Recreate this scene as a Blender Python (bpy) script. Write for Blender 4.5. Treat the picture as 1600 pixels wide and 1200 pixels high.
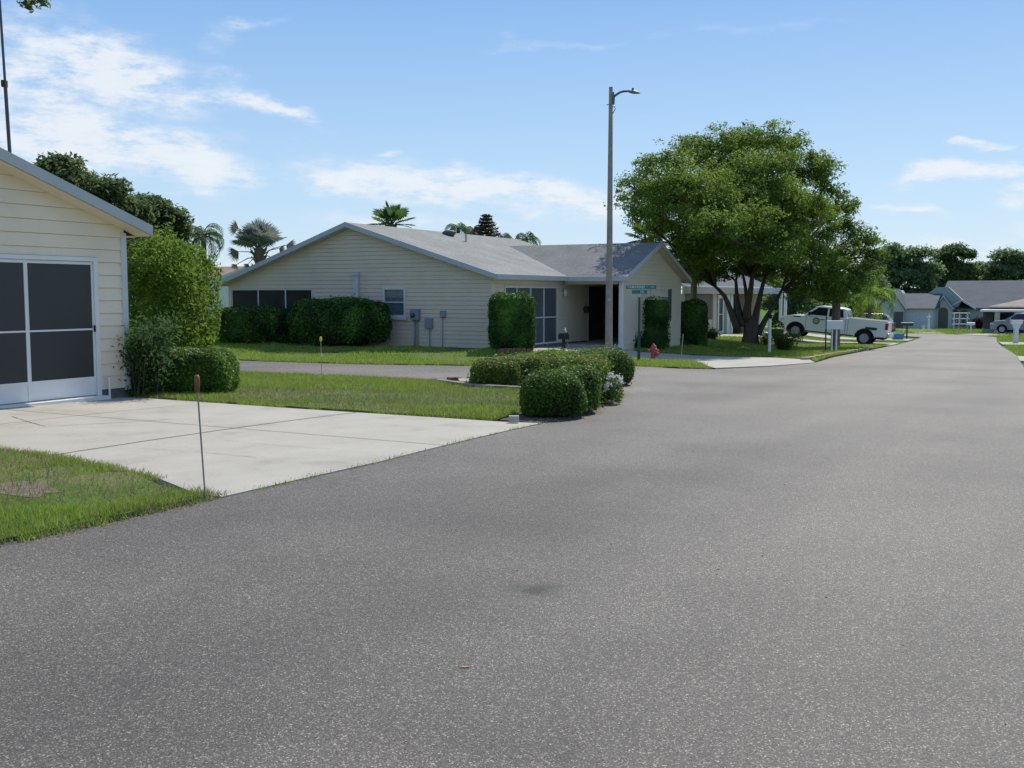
import bpy, bmesh, math, random
import numpy as np
from mathutils import Vector, Matrix
random.seed(7); RG = np.random.default_rng(7)
R = math.radians
for o in list(bpy.data.objects): bpy.data.objects.remove(o)
SC = bpy.context.scene
COL = SC.collection

# ------------------------------------------------------------------ camera, sky, sun
# world x runs along the road away from the camera, world y to the left of the road
EYE = 1.60; FPX = 1620.0; HEAD = R(28.5); PITCH = math.atan(140 / 1620.0)
cd = bpy.data.cameras.new('camera'); cam = bpy.data.objects.new('camera', cd); COL.objects.link(cam)
cd.sensor_width = 36; cd.lens = FPX / 1600 * 36; cd.clip_start = 0.05; cd.clip_end = 6000
cam.location = (0, 0, EYE); cam.rotation_euler = (R(90) - PITCH, 0, HEAD - R(90))
SC.camera = cam
SUN_EL = R(48); SUN_AZ = R(1.0)
sd = bpy.data.lights.new('sun', 'SUN'); sun = bpy.data.objects.new('sun', sd); COL.objects.link(sun)
sd.energy = 4.9; sd.angle = R(0.53); sd.color = (1.0, 0.94, 0.83)
sv = Vector((math.cos(SUN_EL) * math.cos(SUN_AZ), math.cos(SUN_EL) * math.sin(SUN_AZ), math.sin(SUN_EL)))
sun.rotation_euler = sv.to_track_quat('Z', 'Y').to_euler(); sun.location = (30, 0, 60)
SC.view_settings.view_transform = 'Standard'; SC.view_settings.look = 'None'
SC.view_settings.exposure = 0.0; SC.view_settings.gamma = 1.0
SC.cycles.max_bounces = 6; SC.cycles.transparent_max_bounces = 8
SC.cycles.use_denoising = True

W = bpy.data.worlds.new('World'); SC.world = W; W.use_nodes = True
def build_world():
    nt = W.node_tree; N = nt.nodes; L = nt.links; N.clear()
    out = N.new('ShaderNodeOutputWorld'); bg = N.new('ShaderNodeBackground'); bg.inputs['Strength'].default_value = 0.15
    sky = N.new('ShaderNodeTexSky'); sky.sky_type = 'NISHITA'; sky.sun_disc = False
    sky.sun_elevation = SUN_EL; sky.sun_rotation = R(90) - SUN_AZ; sky.altitude = 0
    sky.air_density = 1.0; sky.dust_density = 0.6; sky.ozone_density = 2.2
    tc = N.new('ShaderNodeTexCoord'); sep = N.new('ShaderNodeSeparateXYZ'); L.new(tc.outputs['Generated'], sep.inputs[0])
    def m(op, a, b=None, c=None):
        n = N.new('ShaderNodeMath'); n.operation = op
        for i, v in enumerate((a, b, c)):
            if v is None: continue
            if isinstance(v, (int, float)): n.inputs[i].default_value = v
            else: L.new(v, n.inputs[i])
        return n.outputs[0]
    az = m('SUBTRACT', HEAD, m('ARCTAN2', sep.outputs[1], sep.outputs[0]))
    el = m('ARCSINE', sep.outputs[2])
    cmb = N.new('ShaderNodeCombineXYZ'); L.new(az, cmb.inputs[0]); L.new(el, cmb.inputs[1])
    # wobble the lookup so that the banks of cloud have torn edges
    nz = N.new('ShaderNodeTexNoise'); nz.inputs['Scale'].default_value = 11; nz.inputs['Detail'].default_value = 9
    mp0 = N.new('ShaderNodeMapping'); mp0.inputs['Scale'].default_value = (1, 2.2, 1); mp0.inputs['Rotation'].default_value = (0, 0, R(12))
    L.new(cmb.outputs[0], mp0.inputs[0]); L.new(mp0.outputs[0], nz.inputs['Vector'])
    sub = N.new('ShaderNodeVectorMath'); sub.operation = 'SUBTRACT'; L.new(nz.outputs['Color'], sub.inputs[0]); sub.inputs[1].default_value = (.5, .5, .5)
    scl = N.new('ShaderNodeVectorMath'); scl.operation = 'MULTIPLY'; L.new(sub.outputs[0], scl.inputs[0]); scl.inputs[1].default_value = (.15, .06, 0)
    add = N.new('ShaderNodeVectorMath'); add.operation = 'ADD'; L.new(cmb.outputs[0], add.inputs[0]); L.new(scl.outputs[0], add.inputs[1])
    # banks of cloud: bearing, height, half width, half height (radians), tilt, weight
    B = [(190,115,260,75,-12,1.05),(120,215,320,95,-6,1.1),(300,255,190,55,-8,1.05),(60,120,160,60,0,.9),(420,175,125,26,-17,.95),(350,150,80,25,0,.6),(-120,180,200,120,0,.9),
         (620,285,250,60,-6,1.0),(790,298,250,52,-8,1.0),(900,318,190,45,0,.85),(600,232,60,12,5,.5),(395,62,110,34,20,.38),(850,80,220,16,0,.25),
         (1500,275,150,20,2,.95),(1530,232,42,12,0,.75),(1400,333,60,17,-3,.85),(1570,354,55,12,0,.6),(1490,376,90,16,0,.7),(1640,300,120,40,0,.8),
         (1150,60,350,20,4,.22),(620,355,330,26,0,.5),(370,400,120,22,0,.45),(1450,385,200,22,0,.5)]
    tot = None
    for (px, py, rx, ry, rot, wt) in B:
        mp = N.new('ShaderNodeMapping'); mp.vector_type = 'TEXTURE'
        mp.inputs['Location'].default_value = (math.atan((px - 800) / FPX), math.atan((460 - py) / FPX * math.cos(math.atan((px - 800) / FPX))), 0)
        mp.inputs['Rotation'].default_value = (0, 0, R(rot)); mp.inputs['Scale'].default_value = (rx / FPX, ry / FPX, 1)
        L.new(add.outputs[0], mp.inputs[0])
        ln = N.new('ShaderNodeVectorMath'); ln.operation = 'LENGTH'; L.new(mp.outputs[0], ln.inputs[0])
        mr = N.new('ShaderNodeMapRange'); mr.inputs[1].default_value = 0; mr.inputs[2].default_value = 1.0
        mr.inputs[3].default_value = wt; mr.inputs[4].default_value = 0; mr.interpolation_type = 'SMOOTHSTEP'
        L.new(ln.outputs['Value'], mr.inputs[0])
        tot = mr.outputs[0] if tot is None else m('MAXIMUM', tot, mr.outputs[0])
    # loose cloud over the rest of the sky dome
    far = N.new('ShaderNodeTexNoise'); far.inputs['Scale'].default_value = 2.3; far.inputs['Detail'].default_value = 8; L.new(tc.outputs['Generated'], far.inputs['Vector'])
    back = m('GREATER_THAN', m('ABSOLUTE', az), 0.62)
    tot = m('MAXIMUM', tot, m('MULTIPLY', back, m('MULTIPLY', m('SUBTRACT', far.outputs[0], .48), 4)))
    n2 = N.new('ShaderNodeTexNoise'); n2.inputs['Scale'].default_value = 34; n2.inputs['Detail'].default_value = 9; n2.inputs['Roughness'].default_value = .68
    mp2 = N.new('ShaderNodeMapping'); mp2.inputs['Scale'].default_value = (.7, 2.0, 1); mp2.inputs['Rotation'].default_value = (0, 0, R(14))
    L.new(cmb.outputs[0], mp2.inputs[0]); L.new(mp2.outputs[0], n2.inputs['Vector'])
    dens = m('MULTIPLY', tot, m('ADD', m('MULTIPLY', n2.outputs[0], 3.9), -.98))
    ramp = N.new('ShaderNodeMapRange'); ramp.interpolation_type = 'SMOOTHSTEP'; L.new(dens, ramp.inputs[0])
    ramp.inputs[1].default_value = .05; ramp.inputs[2].default_value = 1.0; ramp.inputs[3].default_value = 0; ramp.inputs[4].default_value = .9
    # clear sky: deep blue overhead, paler low down
    gr = N.new('ShaderNodeValToRGB'); L.new(m('MULTIPLY', m('MAXIMUM', el, 0.0), .6366), gr.inputs[0]); ge = gr.color_ramp.elements
    for _ in range(3): ge.new(.5)
    for i, (p_, c_) in enumerate(((0, (.60, .76, .90)), (.065, (.44, .66, .91)), (.18, (.205, .43, .82)), (.45, (.11, .27, .64)), (1., (.07, .19, .52)))): ge[i].position = p_; ge[i].color = (*c_, 1)
    gs = N.new('ShaderNodeVectorMath'); gs.operation = 'SCALE'; L.new(gr.outputs[0], gs.inputs[0]); gs.inputs['Scale'].default_value = 1 / .15
    sh = N.new('ShaderNodeMixRGB'); L.new(n2.outputs[0], sh.inputs[0]); sh.inputs[1].default_value = (5.1, 5.6, 6.2, 1); sh.inputs[2].default_value = (6.1, 6.3, 6.5, 1)
    # thin veil that whitens the lowest sky
    veil = m('MULTIPLY', m('POWER', m('SUBTRACT', 1.0, m('MINIMUM', m('ABSOLUTE', m('MULTIPLY', el, 2.2)), 1.0)), 3.0), .12)
    vm = N.new('ShaderNodeMixRGB'); L.new(veil, vm.inputs[0]); L.new(blend_sky(N, L, sky.outputs[0], gs.outputs[0]), vm.inputs[1]); vm.inputs[2].default_value = (5.2, 5.9, 6.6, 1)
    mix = N.new('ShaderNodeMixRGB'); L.new(ramp.outputs[0], mix.inputs[0]); L.new(vm.outputs[0], mix.inputs[1]); L.new(sh.outputs[0], mix.inputs[2])
    L.new(mix.outputs[0], bg.inputs[0]); L.new(bg.outputs[0], out.inputs[0])
def blend_sky(N, L, s, g):
    t = N.new('ShaderNodeMixRGB'); t.inputs[0].default_value = .85; L.new(s, t.inputs[1]); L.new(g, t.inputs[2])
    return t.outputs[0]
build_world()

# ------------------------------------------------------------------ terrain height and placing helpers
PTS = [(-1000, 0), (9, 0), (22, -.33), (34, -.70), (60, -1.15), (78, -1.38), (131, -2.3), (200, -2.6), (9000, -2.6)]
def sm(x, a, b):
    t = min(1., max(0., (x - a) / (b - a))); return t * t * (3 - 2 * t)
def g1(u):
    for (a, b), (c, d) in zip(PTS, PTS[1:]):
        if u <= c: return b + (d - b) * (u - a) / (c - a)
    return -2.6
def g0(u):
    if u < 5 or u > 150: return g1(u)
    return sum(g1(u + k * .5) for k in range(-4, 5)) / 9
def pad(u, w):
    return .30 * sm(w, 12.6, 16.8) * sm(u, 25.5, 30.0) * (1 - sm(u, 80, 100))
def G(u, w=0): return g0(u) + pad(u, w)
CF = (math.cos(HEAD), math.sin(HEAD)); CR = (math.sin(HEAD), -math.cos(HEAD))
def ray(px, py):
    dx = (px - 800) / FPX; dy = (py - 600) / FPX
    fw = math.cos(PITCH) - dy * math.sin(PITCH); up = -math.sin(PITCH) - dy * math.cos(PITCH)
    return (CR[0] * dx + CF[0] * fw, CR[1] * dx + CF[1] * fw, up, fw)
def at(px, py, z=None, u=None, w=None, Y=None, dz=0.):
    """where the sight line through a point of the photograph meets the ground, a height, a wall plane or a distance"""
    r = ray(px, py)
    if u is not None: t = u / r[0]
    elif w is not None: t = w / r[1]
    elif Y is not None: t = Y / r[3]
    elif z is not None: t = (z - EYE) / r[2]
    else:
        lo, hi = .5, 500.
        for _ in range(50):
            m = (lo + hi) / 2
            if EYE + r[2] * m > G(r[0] * m, r[1] * m) + dz: lo = m
            else: hi = m
        t = lo
    return Vector((r[0] * t, r[1] * t, EYE + r[2] * t))

# ------------------------------------------------------------------ mesh helpers
ORG = {}
def finish(o, parent):
    COL.objects.link(o)
    if parent is not None:
        o.parent = parent; ORG[o.name] = ORG.get(parent.name, Vector((0, 0, 0)))
    return o
def thing(name, label, cat, loc=(0, 0, 0), rz=0, group=None):
    o = bpy.data.objects.new(name, None); COL.objects.link(o); o.empty_display_size = .2
    o.location = loc; o.rotation_euler = (0, 0, rz); o['label'] = label; o['category'] = cat
    if group: o['group'] = group
    ORG[o.name] = Vector(loc); return o
def tag(o, label, cat, group=None):
    o['label'] = label; o['category'] = cat
    if group: o['group'] = group
    return o
class MB:
    def __init__(s): s.v = []; s.f = []
    def add(s, vs, fs):
        k = len(s.v); s.v += [tuple(p) for p in vs]; s.f += [tuple(i + k for i in q) for q in fs]; return s
    def box(s, x0, x1, y0, y1, z0, z1):
        return s.add([(x0,y0,z0),(x1,y0,z0),(x1,y1,z0),(x0,y1,z0),(x0,y0,z1),(x1,y0,z1),(x1,y1,z1),(x0,y1,z1)],
              [(0,3,2,1),(4,5,6,7),(0,1,5,4),(1,2,6,5),(2,3,7,6),(3,0,4,7)])
    def quad(s, *p): return s.add(p, [tuple(range(len(p)))])
    def prism(s, poly, vec):
        """flat 3-D polygon pushed along vec into a closed solid"""
        n = len(poly); a = [Vector(p) for p in poly]; b = [p + Vector(vec) for p in a]
        return s.add(a + b, [tuple(range(n))[::-1], tuple(range(n, 2 * n))] + [(i, (i + 1) % n, n + (i + 1) % n, n + i) for i in range(n)])
    def tube(s, pts, rad, n=8, cap=True):
        pts = [Vector(p) for p in pts]
        if isinstance(rad, (int, float)): rad = [rad] * len(pts)
        vs = []; fs = []; prev = None
        for i, p in enumerate(pts):
            d = (pts[min(i + 1, len(pts) - 1)] - pts[max(i - 1, 0)])
            d = d.normalized() if d.length > 1e-9 else Vector((0, 0, 1))
            ref = prev if prev is not None else (Vector((1, 0, 0)) if abs(d.x) < .8 else Vector((0, 1, 0)))
            a = (ref - d * ref.dot(d)).normalized(); prev = a; b = d.cross(a)
            for k in range(n):
                t = 2 * math.pi * k / n; vs.append(p + (a * math.cos(t) + b * math.sin(t)) * rad[i])
        for i in range(len(pts) - 1):
            for k in range(n): fs.append((i*n+k, i*n+(k+1)%n, (i+1)*n+(k+1)%n, (i+1)*n+k))
        if cap: fs.append(tuple(range(n))[::-1]); fs.append(tuple(range((len(pts)-1)*n, len(pts)*n)))
        return s.add(vs, fs)
    def lathe(s, prof, c=(0, 0, 0), n=20, axis='z', caps=True):
        vs = []; fs = []
        for r, h in prof:
            for k in range(n):
                t = 2 * math.pi * k / n; x, y = r * math.cos(t), r * math.sin(t)
                p = {'z': (x, y, h), 'y': (x, h, y), 'x': (h, x, y)}[axis]
                vs.append((p[0] + c[0], p[1] + c[1], p[2] + c[2]))
        m = len(prof)
        for i in range(m - 1):
            for k in range(n): fs.append((i*n+k, i*n+(k+1)%n, (i+1)*n+(k+1)%n, (i+1)*n+k))
        if caps: fs.append(tuple(range(n))[::-1]); fs.append(tuple(range((m-1)*n, m*n)))
        return s.add(vs, fs)
    def ball(s, c, r, n=10, sc=(1, 1, 1)):
        vs = []; fs = []; m = max(4, n // 2 + 1)
        for i in range(m + 1):
            a = math.pi * i / m
            for k in range(n):
                t = 2 * math.pi * k / n
                vs.append((c[0] + r*sc[0]*math.sin(a)*math.cos(t), c[1] + r*sc[1]*math.sin(a)*math.sin(t), c[2] + r*sc[2]*math.cos(a)))
        for i in range(m):
            for k in range(n): fs.append((i*n+k, (i+1)*n+k, (i+1)*n+(k+1)%n, i*n+(k+1)%n))
        return s.add(vs, fs)
    def build(s, name, mat, parent=None, world=False, bevel=0, smooth=False, seg=2):
        off = ORG.get(parent.name, Vector((0, 0, 0))) if (world and parent is not None) else Vector((0, 0, 0))
        vs = [tuple(Vector(p) - off) for p in s.v] if world else s.v
        me = bpy.data.meshes.new(name); me.from_pydata(vs, [], s.f); me.validate()
        bm = bmesh.new(); bm.from_mesh(me); bmesh.ops.recalc_face_normals(bm, faces=bm.faces); bm.to_mesh(me); bm.free()
        me.materials.append(mat)
        if smooth:
            for p in me.polygons: p.use_smooth = True
        o = bpy.data.objects.new(name, me); finish(o, parent)
        if bevel:
            b = o.modifiers.new('bevel', 'BEVEL'); b.width = bevel; b.segments = seg; b.limit_method = 'ANGLE'; b.angle_limit = R(35)
            if smooth or seg > 1:
                for p in me.polygons: p.use_smooth = True
                b.harden_normals = True
        return o
def split_build(m, name, mat, parent, **k):
    """one object for each loose piece of the mesh data"""
    par = list(range(len(m.v)))
    def fd(i):
        while par[i] != i: par[i] = par[par[i]]; i = par[i]
        return i
    for f in m.f:
        for q in f[1:]: par[fd(q)] = fd(f[0])
    gr = {}
    for f in m.f: gr.setdefault(fd(f[0]), []).append(f)
    out = []
    for fs in gr.values():
        ix = sorted({i for f in fs for i in f}); mp = {a: b for b, a in enumerate(ix)}; q = MB(); q.v = [m.v[i] for i in ix]; q.f = [tuple(mp[i] for i in f) for f in fs]
        out.append(q.build(name, mat, parent, **k))
    return out
def base(o, loc):
    """move a one-mesh thing's origin to its foot"""
    loc = Vector(loc); o.data.transform(Matrix.Translation(-loc)); o.location = loc; return o
def np_mesh(name, V, n, mat, parent=None, extra=None):
    """V: (faces*n, 3) loose polygons of n corners each; extra: an MB joined in"""
    V = np.asarray(V, dtype=np.float32).reshape(-1, 3); nf = len(V) // n
    idx = np.arange(nf * n, dtype=np.int32); starts = np.arange(nf, dtype=np.int32) * n
    if extra is not None and extra.f:
        ev = np.array(extra.v, dtype=np.float32); k = len(V); V = np.vstack([V, ev])
        st = []; ii = []; c = nf * n
        for f in extra.f:
            st.append(c); c += len(f); ii += [i + k for i in f]
        idx = np.concatenate([idx, np.array(ii, dtype=np.int32)]); starts = np.concatenate([starts, np.array(st, dtype=np.int32)])
    me = bpy.data.meshes.new(name)
    me.vertices.add(len(V)); me.vertices.foreach_set('co', V.ravel())
    me.loops.add(len(idx)); me.loops.foreach_set('vertex_index', idx)
    me.polygons.add(len(starts)); me.polygons.foreach_set('loop_start', starts)
    me.update(calc_edges=True); me.materials.append(mat)
    o = bpy.data.objects.new(name, me); return finish(o, parent)

# ------------------------------------------------------------------ materials
MATS = {}
def nodes(name):
    m = bpy.data.materials.new(name); m.use_nodes = True; nt = m.node_tree
    return m, nt, nt.nodes, nt.links, nt.nodes['Principled BSDF']
def setp(b, rough=.6, spec=.3, metal=0, col=None):
    b.inputs['Roughness'].default_value = rough; b.inputs['Specular IOR Level'].default_value = spec; b.inputs['Metallic'].default_value = metal
    if col: b.inputs['Base Color'].default_value = (*col, 1)
def tex(N, L, kind, scale, vec=None, **kw):
    t = N.new('ShaderNodeTex' + kind)
    for k, v in kw.items():
        if k in t.inputs: t.inputs[k].default_value = v
        else: setattr(t, k, v)
    t.inputs['Scale'].default_value = scale
    if vec is not None: L.new(vec, t.inputs['Vector'])
    return t
def coords(N, L, scale=(1, 1, 1), rot=(0, 0, 0), which='Object'):
    c = N.new('ShaderNodeTexCoord'); mp = N.new('ShaderNodeMapping'); mp.inputs['Scale'].default_value = scale; mp.inputs['Rotation'].default_value = rot
    L.new(c.outputs[which], mp.inputs[0]); return mp.outputs[0]
def ramp(N, L, fac, stops):
    r = N.new('ShaderNodeValToRGB'); L.new(fac, r.inputs[0]); e = r.color_ramp.elements
    while len(e) < len(stops): e.new(.5)
    for i, (p, c) in enumerate(stops): e[i].position = p; e[i].color = (*c, 1)
    return r.outputs[0]
def mixc(N, L, fac, a, b, mode='MIX'):
    m = N.new('ShaderNodeMixRGB'); m.blend_type = mode
    for i, v in ((0, fac), (1, a), (2, b)):
        if isinstance(v, (int, float)): m.inputs[i].default_value = v
        elif isinstance(v, tuple): m.inputs[i].default_value = (*v, 1)
        else: L.new(v, m.inputs[i])
    return m.outputs[0]
def bump(N, L, b, h, strength=.3, dist=.01):
    n = N.new('ShaderNodeBump'); n.inputs['Strength'].default_value = strength; n.inputs['Distance'].default_value = dist
    L.new(h, n.inputs['Height']); L.new(n.outputs[0], b.inputs['Normal'])
def plain(name, col, rough=.6, spec=.3, metal=0, var=.12, sc=6, dirt=None):
    if name in MATS: return MATS[name]
    m, nt, N, L, b = nodes(name); setp(b, rough, spec, metal)
    v = coords(N, L); t = tex(N, L, 'Noise', sc, v, Detail=6., Roughness=.6)
    lo = tuple(c * (1 - var) for c in col); hi = tuple(min(1, c * (1 + var)) for c in col)
    c = ramp(N, L, t.outputs[0], [(.3, lo), (.7, hi)])
    if dirt:
        t2 = tex(N, L, 'Noise', sc * .35, v, Detail=8., Roughness=.7)
        f = N.new('ShaderNodeMapRange'); L.new(t2.outputs[0], f.inputs[0]); f.inputs[1].default_value = .52; f.inputs[2].default_value = .75; f.inputs[4].default_value = .6
        c = mixc(N, L, f.outputs[0], c, dirt)
    L.new(c, b.inputs['Base Color'])
    bump(N, L, b, t.outputs[0], .15, .004)
    MATS[name] = m; return m
def foliage(name, cols, trans=.35, rough=.5, big=.5, tcol=None, spec=.25, dry=None):
    spec *= .22; rough = max(rough, .55)
    """leaves: each leaf its own tone, with patches of older and younger growth"""
    if name in MATS: return MATS[name]
    m, nt, N, L, b = nodes(name); setp(b, rough, spec)
    geo = N.new('ShaderNodeNewGeometry'); v = coords(N, L)
    t = tex(N, L, 'Noise', big, v, Detail=3.)
    s = N.new('ShaderNodeMath'); s.operation = 'MULTIPLY_ADD'; L.new(geo.outputs['Random Per Island'], s.inputs[0]); s.inputs[1].default_value = .6; 
    s2 = N.new('ShaderNodeMath'); s2.operation = 'MULTIPLY_ADD'; L.new(t.outputs[0], s2.inputs[0]); s2.inputs[1].default_value = 1.9; s2.inputs[2].default_value = -.75
    L.new(s2.outputs[0], s.inputs[2])
    st = [(i / (len(cols) - 1), c) for i, c in enumerate(cols)]
    c = ramp(N, L, s.outputs[0], st); L.new(c, b.inputs['Base Color'])
    tr = N.new('ShaderNodeBsdfTranslucent')
    L.new(mixc(N, L, .5, c, tcol or tuple(min(1, x * 2.2) for x in cols[-1])), tr.inputs[0])
    mx = N.new('ShaderNodeMixShader'); mx.inputs[0].default_value = trans
    L.new(b.outputs[0], mx.inputs[1]); L.new(tr.outputs[0], mx.inputs[2]); L.new(mx.outputs[0], N['Material Output'].inputs[0])
    MATS[name] = m; return m

def m_asphalt():
    m, nt, N, L, b = nodes('asphalt'); setp(b, .72, .35)
    v = coords(N, L)
    vo = tex(N, L, 'Voronoi', 210, v); vo2 = tex(N, L, 'Voronoi', 135, v)
    sepc = N.new('ShaderNodeSeparateColor'); L.new(vo.outputs['Color'], sepc.inputs[0])
    stone = ramp(N, L, sepc.outputs[0], [(0, (.034, .031, .028)), (.30, (.082, .076, .069)), (.78, (.135, .126, .114)), (.92, (.26, .245, .22)), (1., (.78, .74, .66))])
    sep2 = N.new('ShaderNodeSeparateColor'); L.new(vo2.outputs['Color'], sep2.inputs[0])
    stone2 = ramp(N, L, sep2.outputs[1], [(0, (.012, .011, .010)), (.16, (.088, .084, .078)), (.86, (.125, .117, .106)), (.965, (.24, .225, .20)), (1., (.60, .56, .49))])
    c = mixc(N, L, .5, stone, stone2); c = mixc(N, L, 1., c, (1.15, 1.125, 1.09), 'MULTIPLY')
    big = tex(N, L, 'Noise', .22, v, Detail=5., Roughness=.6); pt = ramp(N, L, big.outputs[0], [(.30, (.62, .61, .61)), (.5, (.92, .92, .92)), (.72, (1.16, 1.14, 1.12))])
    c = mixc(N, L, 1., c, pt, 'MULTIPLY')
    # wheel tracks and age bands that run along the road
    vb = coords(N, L, (.035, .42, 1)); bd = tex(N, L, 'Noise', 1.6, vb, Detail=4.); pb = ramp(N, L, bd.outputs[0], [(.35, (.85, .85, .85)), (.6, (1.06, 1.05, 1.04))])
    c = mixc(N, L, 1., c, pb, 'MULTIPLY')
    # darker, less worn binder in the lane by the near lawn
    dm = N.new('ShaderNodeMapping'); dm.vector_type = 'TEXTURE'; dm.inputs['Location'].default_value = (5.2, 3.6, 0); dm.inputs['Rotation'].default_value = (0, 0, R(4)); dm.inputs['Scale'].default_value = (6.5, 2.1, 9)
    ge2 = N.new('ShaderNodeNewGeometry'); L.new(ge2.outputs['Position'], dm.inputs[0]); dl = N.new('ShaderNodeVectorMath'); dl.operation = 'LENGTH'; L.new(dm.outputs[0], dl.inputs[0])
    dn = tex(N, L, 'Noise', .9, v, Detail=5.); da = N.new('ShaderNodeMath'); da.operation = 'MULTIPLY_ADD'; L.new(dn.outputs[0], da.inputs[0]); da.inputs[1].default_value = .9; L.new(dl.outputs['Value'], da.inputs[2])
    dr = N.new('ShaderNodeMapRange'); dr.interpolation_type = 'SMOOTHSTEP'; L.new(da.outputs[0], dr.inputs[0]); dr.inputs[1].default_value = .45; dr.inputs[2].default_value = 1.6; dr.inputs[3].default_value = .62; dr.inputs[4].default_value = 0
    c = mixc(N, L, dr.outputs[0], c, mixc(N, L, 1., c, (.62, .60, .59), 'MULTIPLY'))
    # oil stain
    st = at(838, 921); geo = N.new('ShaderNodeNewGeometry')
    sm_ = N.new('ShaderNodeMapping'); sm_.vector_type = 'TEXTURE'; sm_.inputs['Location'].default_value = (st.x, st.y, 0); sm_.inputs['Rotation'].default_value = (0, 0, HEAD + R(96))
    sm_.inputs['Scale'].default_value = (.17, .12, 9); L.new(geo.outputs['Position'], sm_.inputs[0])
    nn = tex(N, L, 'Noise', 9, v, Detail=5.); ln = N.new('ShaderNodeVectorMath'); ln.operation = 'LENGTH'; L.new(sm_.outputs[0], ln.inputs[0])
    ad = N.new('ShaderNodeMath'); ad.operation = 'MULTIPLY_ADD'; L.new(nn.outputs[0], ad.inputs[0]); ad.inputs[1].default_value = 1.6; L.new(ln.outputs['Value'], ad.inputs[2])
    mr = N.new('ShaderNodeMapRange'); L.new(ad.outputs[0], mr.inputs[0]); mr.inputs[1].default_value = 1.05; mr.inputs[2].default_value = 1.9; mr.inputs[3].default_value = .82; mr.inputs[4].default_value = 0
    c = mixc(N, L, mr.outputs[0], c, (.025, .03, .03))
    L.new(c, b.inputs['Base Color'])
    bump(N, L, b, vo2.outputs['Distance'], .4, .005)
    return m
def m_concrete():
    m, nt, N, L, b = nodes('concrete'); setp(b, .85, .2)
    v = coords(N, L); t = tex(N, L, 'Noise', 1.1, v, Detail=8., Roughness=.65); f = tex(N, L, 'Noise', 60, v, Detail=3.)
    c = ramp(N, L, t.outputs[0], [(.28, (.29, .268, .22)), (.45, (.40, .376, .322)), (.62, (.445, .42, .365)), (.8, (.475, .45, .395))])
    c = mixc(N, L, .25, c, ramp(N, L, f.outputs[0], [(.3, (.26, .245, .21)), (.7, (.47, .445, .385))]))
    # hairline cracks
    d = tex(N, L, 'Noise', 2.2, v, Detail=4.); ofs = mixc(N, L, .12, v, d.outputs['Color'], 'ADD')
    cr = tex(N, L, 'Voronoi', .33, ofs, feature='DISTANCE_TO_EDGE'); mr = N.new('ShaderNodeMapRange'); L.new(cr.outputs['Distance'], mr.inputs[0])
    mr.inputs[1].default_value = .0; mr.inputs[2].default_value = .006; mr.inputs[3].default_value = .0; mr.inputs[4].default_value = 0
    c = mixc(N, L, mr.outputs[0], c, (.2, .19, .17))
    L.new(c, b.inputs['Base Color']); bump(N, L, b, f.outputs[0], .25, .003)
    return m
def m_lawn(name='lawn_soil', a=(.065, .105, .022), c_=(.24, .20, .13), dryness=.44):
    m, nt, N, L, b = nodes(name); setp(b, .95, .05)
    v = coords(N, L); t = tex(N, L, 'Noise', .55, v, Detail=7., Roughness=.7); f = tex(N, L, 'Noise', 28, v, Detail=4.)
    c = ramp(N, L, t.outputs[0], [(dryness - .12, a), (dryness + .04, tuple(x * 1.5 for x in a)), (dryness + .2, c_)])
    c = mixc(N, L, .5, c, ramp(N, L, f.outputs[0], [(.3, tuple(x * .5 for x in a)), (.62, tuple(x * 1.7 for x in a)), (.8, c_)]))
    L.new(c, b.inputs['Base Color']); bump(N, L, b, f.outputs[0], .8, .03)
    return m
def m_shingle(name, base_c, rotz=0):
    m, nt, N, L, b = nodes(name); setp(b, .9, .15)
    v = coords(N, L)
    sp = N.new('ShaderNodeSeparateXYZ'); L.new(v, sp.inputs[0])
    cb = N.new('ShaderNodeCombineXYZ'); L.new(sp.outputs[0 if rotz == 0 else 1], cb.inputs[0]); L.new(sp.outputs[2], cb.inputs[1])
    br = N.new('ShaderNodeTexBrick'); L.new(cb.outputs[0], br.inputs['Vector']); br.inputs['Scale'].default_value = 1
    br.inputs['Brick Width'].default_value = .32; br.inputs['Row Height'].default_value = .045; br.inputs['Mortar Size'].default_value = .006; br.offset = .37
    dk = tuple(c * .60 for c in base_c); lt = tuple(c * 1.36 for c in base_c); b2 = tuple(c * .84 for c in base_c); b3 = tuple(c * 1.12 for c in base_c)
    br.inputs['Color1'].default_value = (*b2, 1); br.inputs['Color2'].default_value = (*b3, 1); br.inputs['Mortar'].default_value = (*[c * .45 for c in base_c], 1)
    t = tex(N, L, 'Noise', .8, v, Detail=7.); f = tex(N, L, 'Noise', 22, v, Detail=3.)
    c = mixc(N, L, .55, br.outputs[0], ramp(N, L, f.outputs[0], [(.36, dk), (.64, lt)]))
    c = mixc(N, L, 1., c, ramp(N, L, t.outputs[0], [(.3, (.86, .86, .87)), (.7, (1.1, 1.09, 1.08))]), 'MULTIPLY')
    L.new(c, b.inputs['Base Color']); bump(N, L, b, br.outputs['Fac'], -.4, .01)
    return m
def m_screen():
    m, nt, N, L, b = nodes('screen_mesh'); setp(b, .33, .4)
    v = coords(N, L, (1, 1, .3)); t = tex(N, L, 'Noise', .8, v, Detail=3.)
    w = tex(N, L, 'Noise', 300, v)
    c = ramp(N, L, t.outputs[0], [(.3, (.022, .022, .024)), (.7, (.038, .038, .041))])
    L.new(mixc(N, L, .2, c, ramp(N, L, w.outputs[0], [(.4, (.02, .02, .024)), (.6, (.09, .095, .1))])), b.inputs['Base Color'])
    return m
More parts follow.
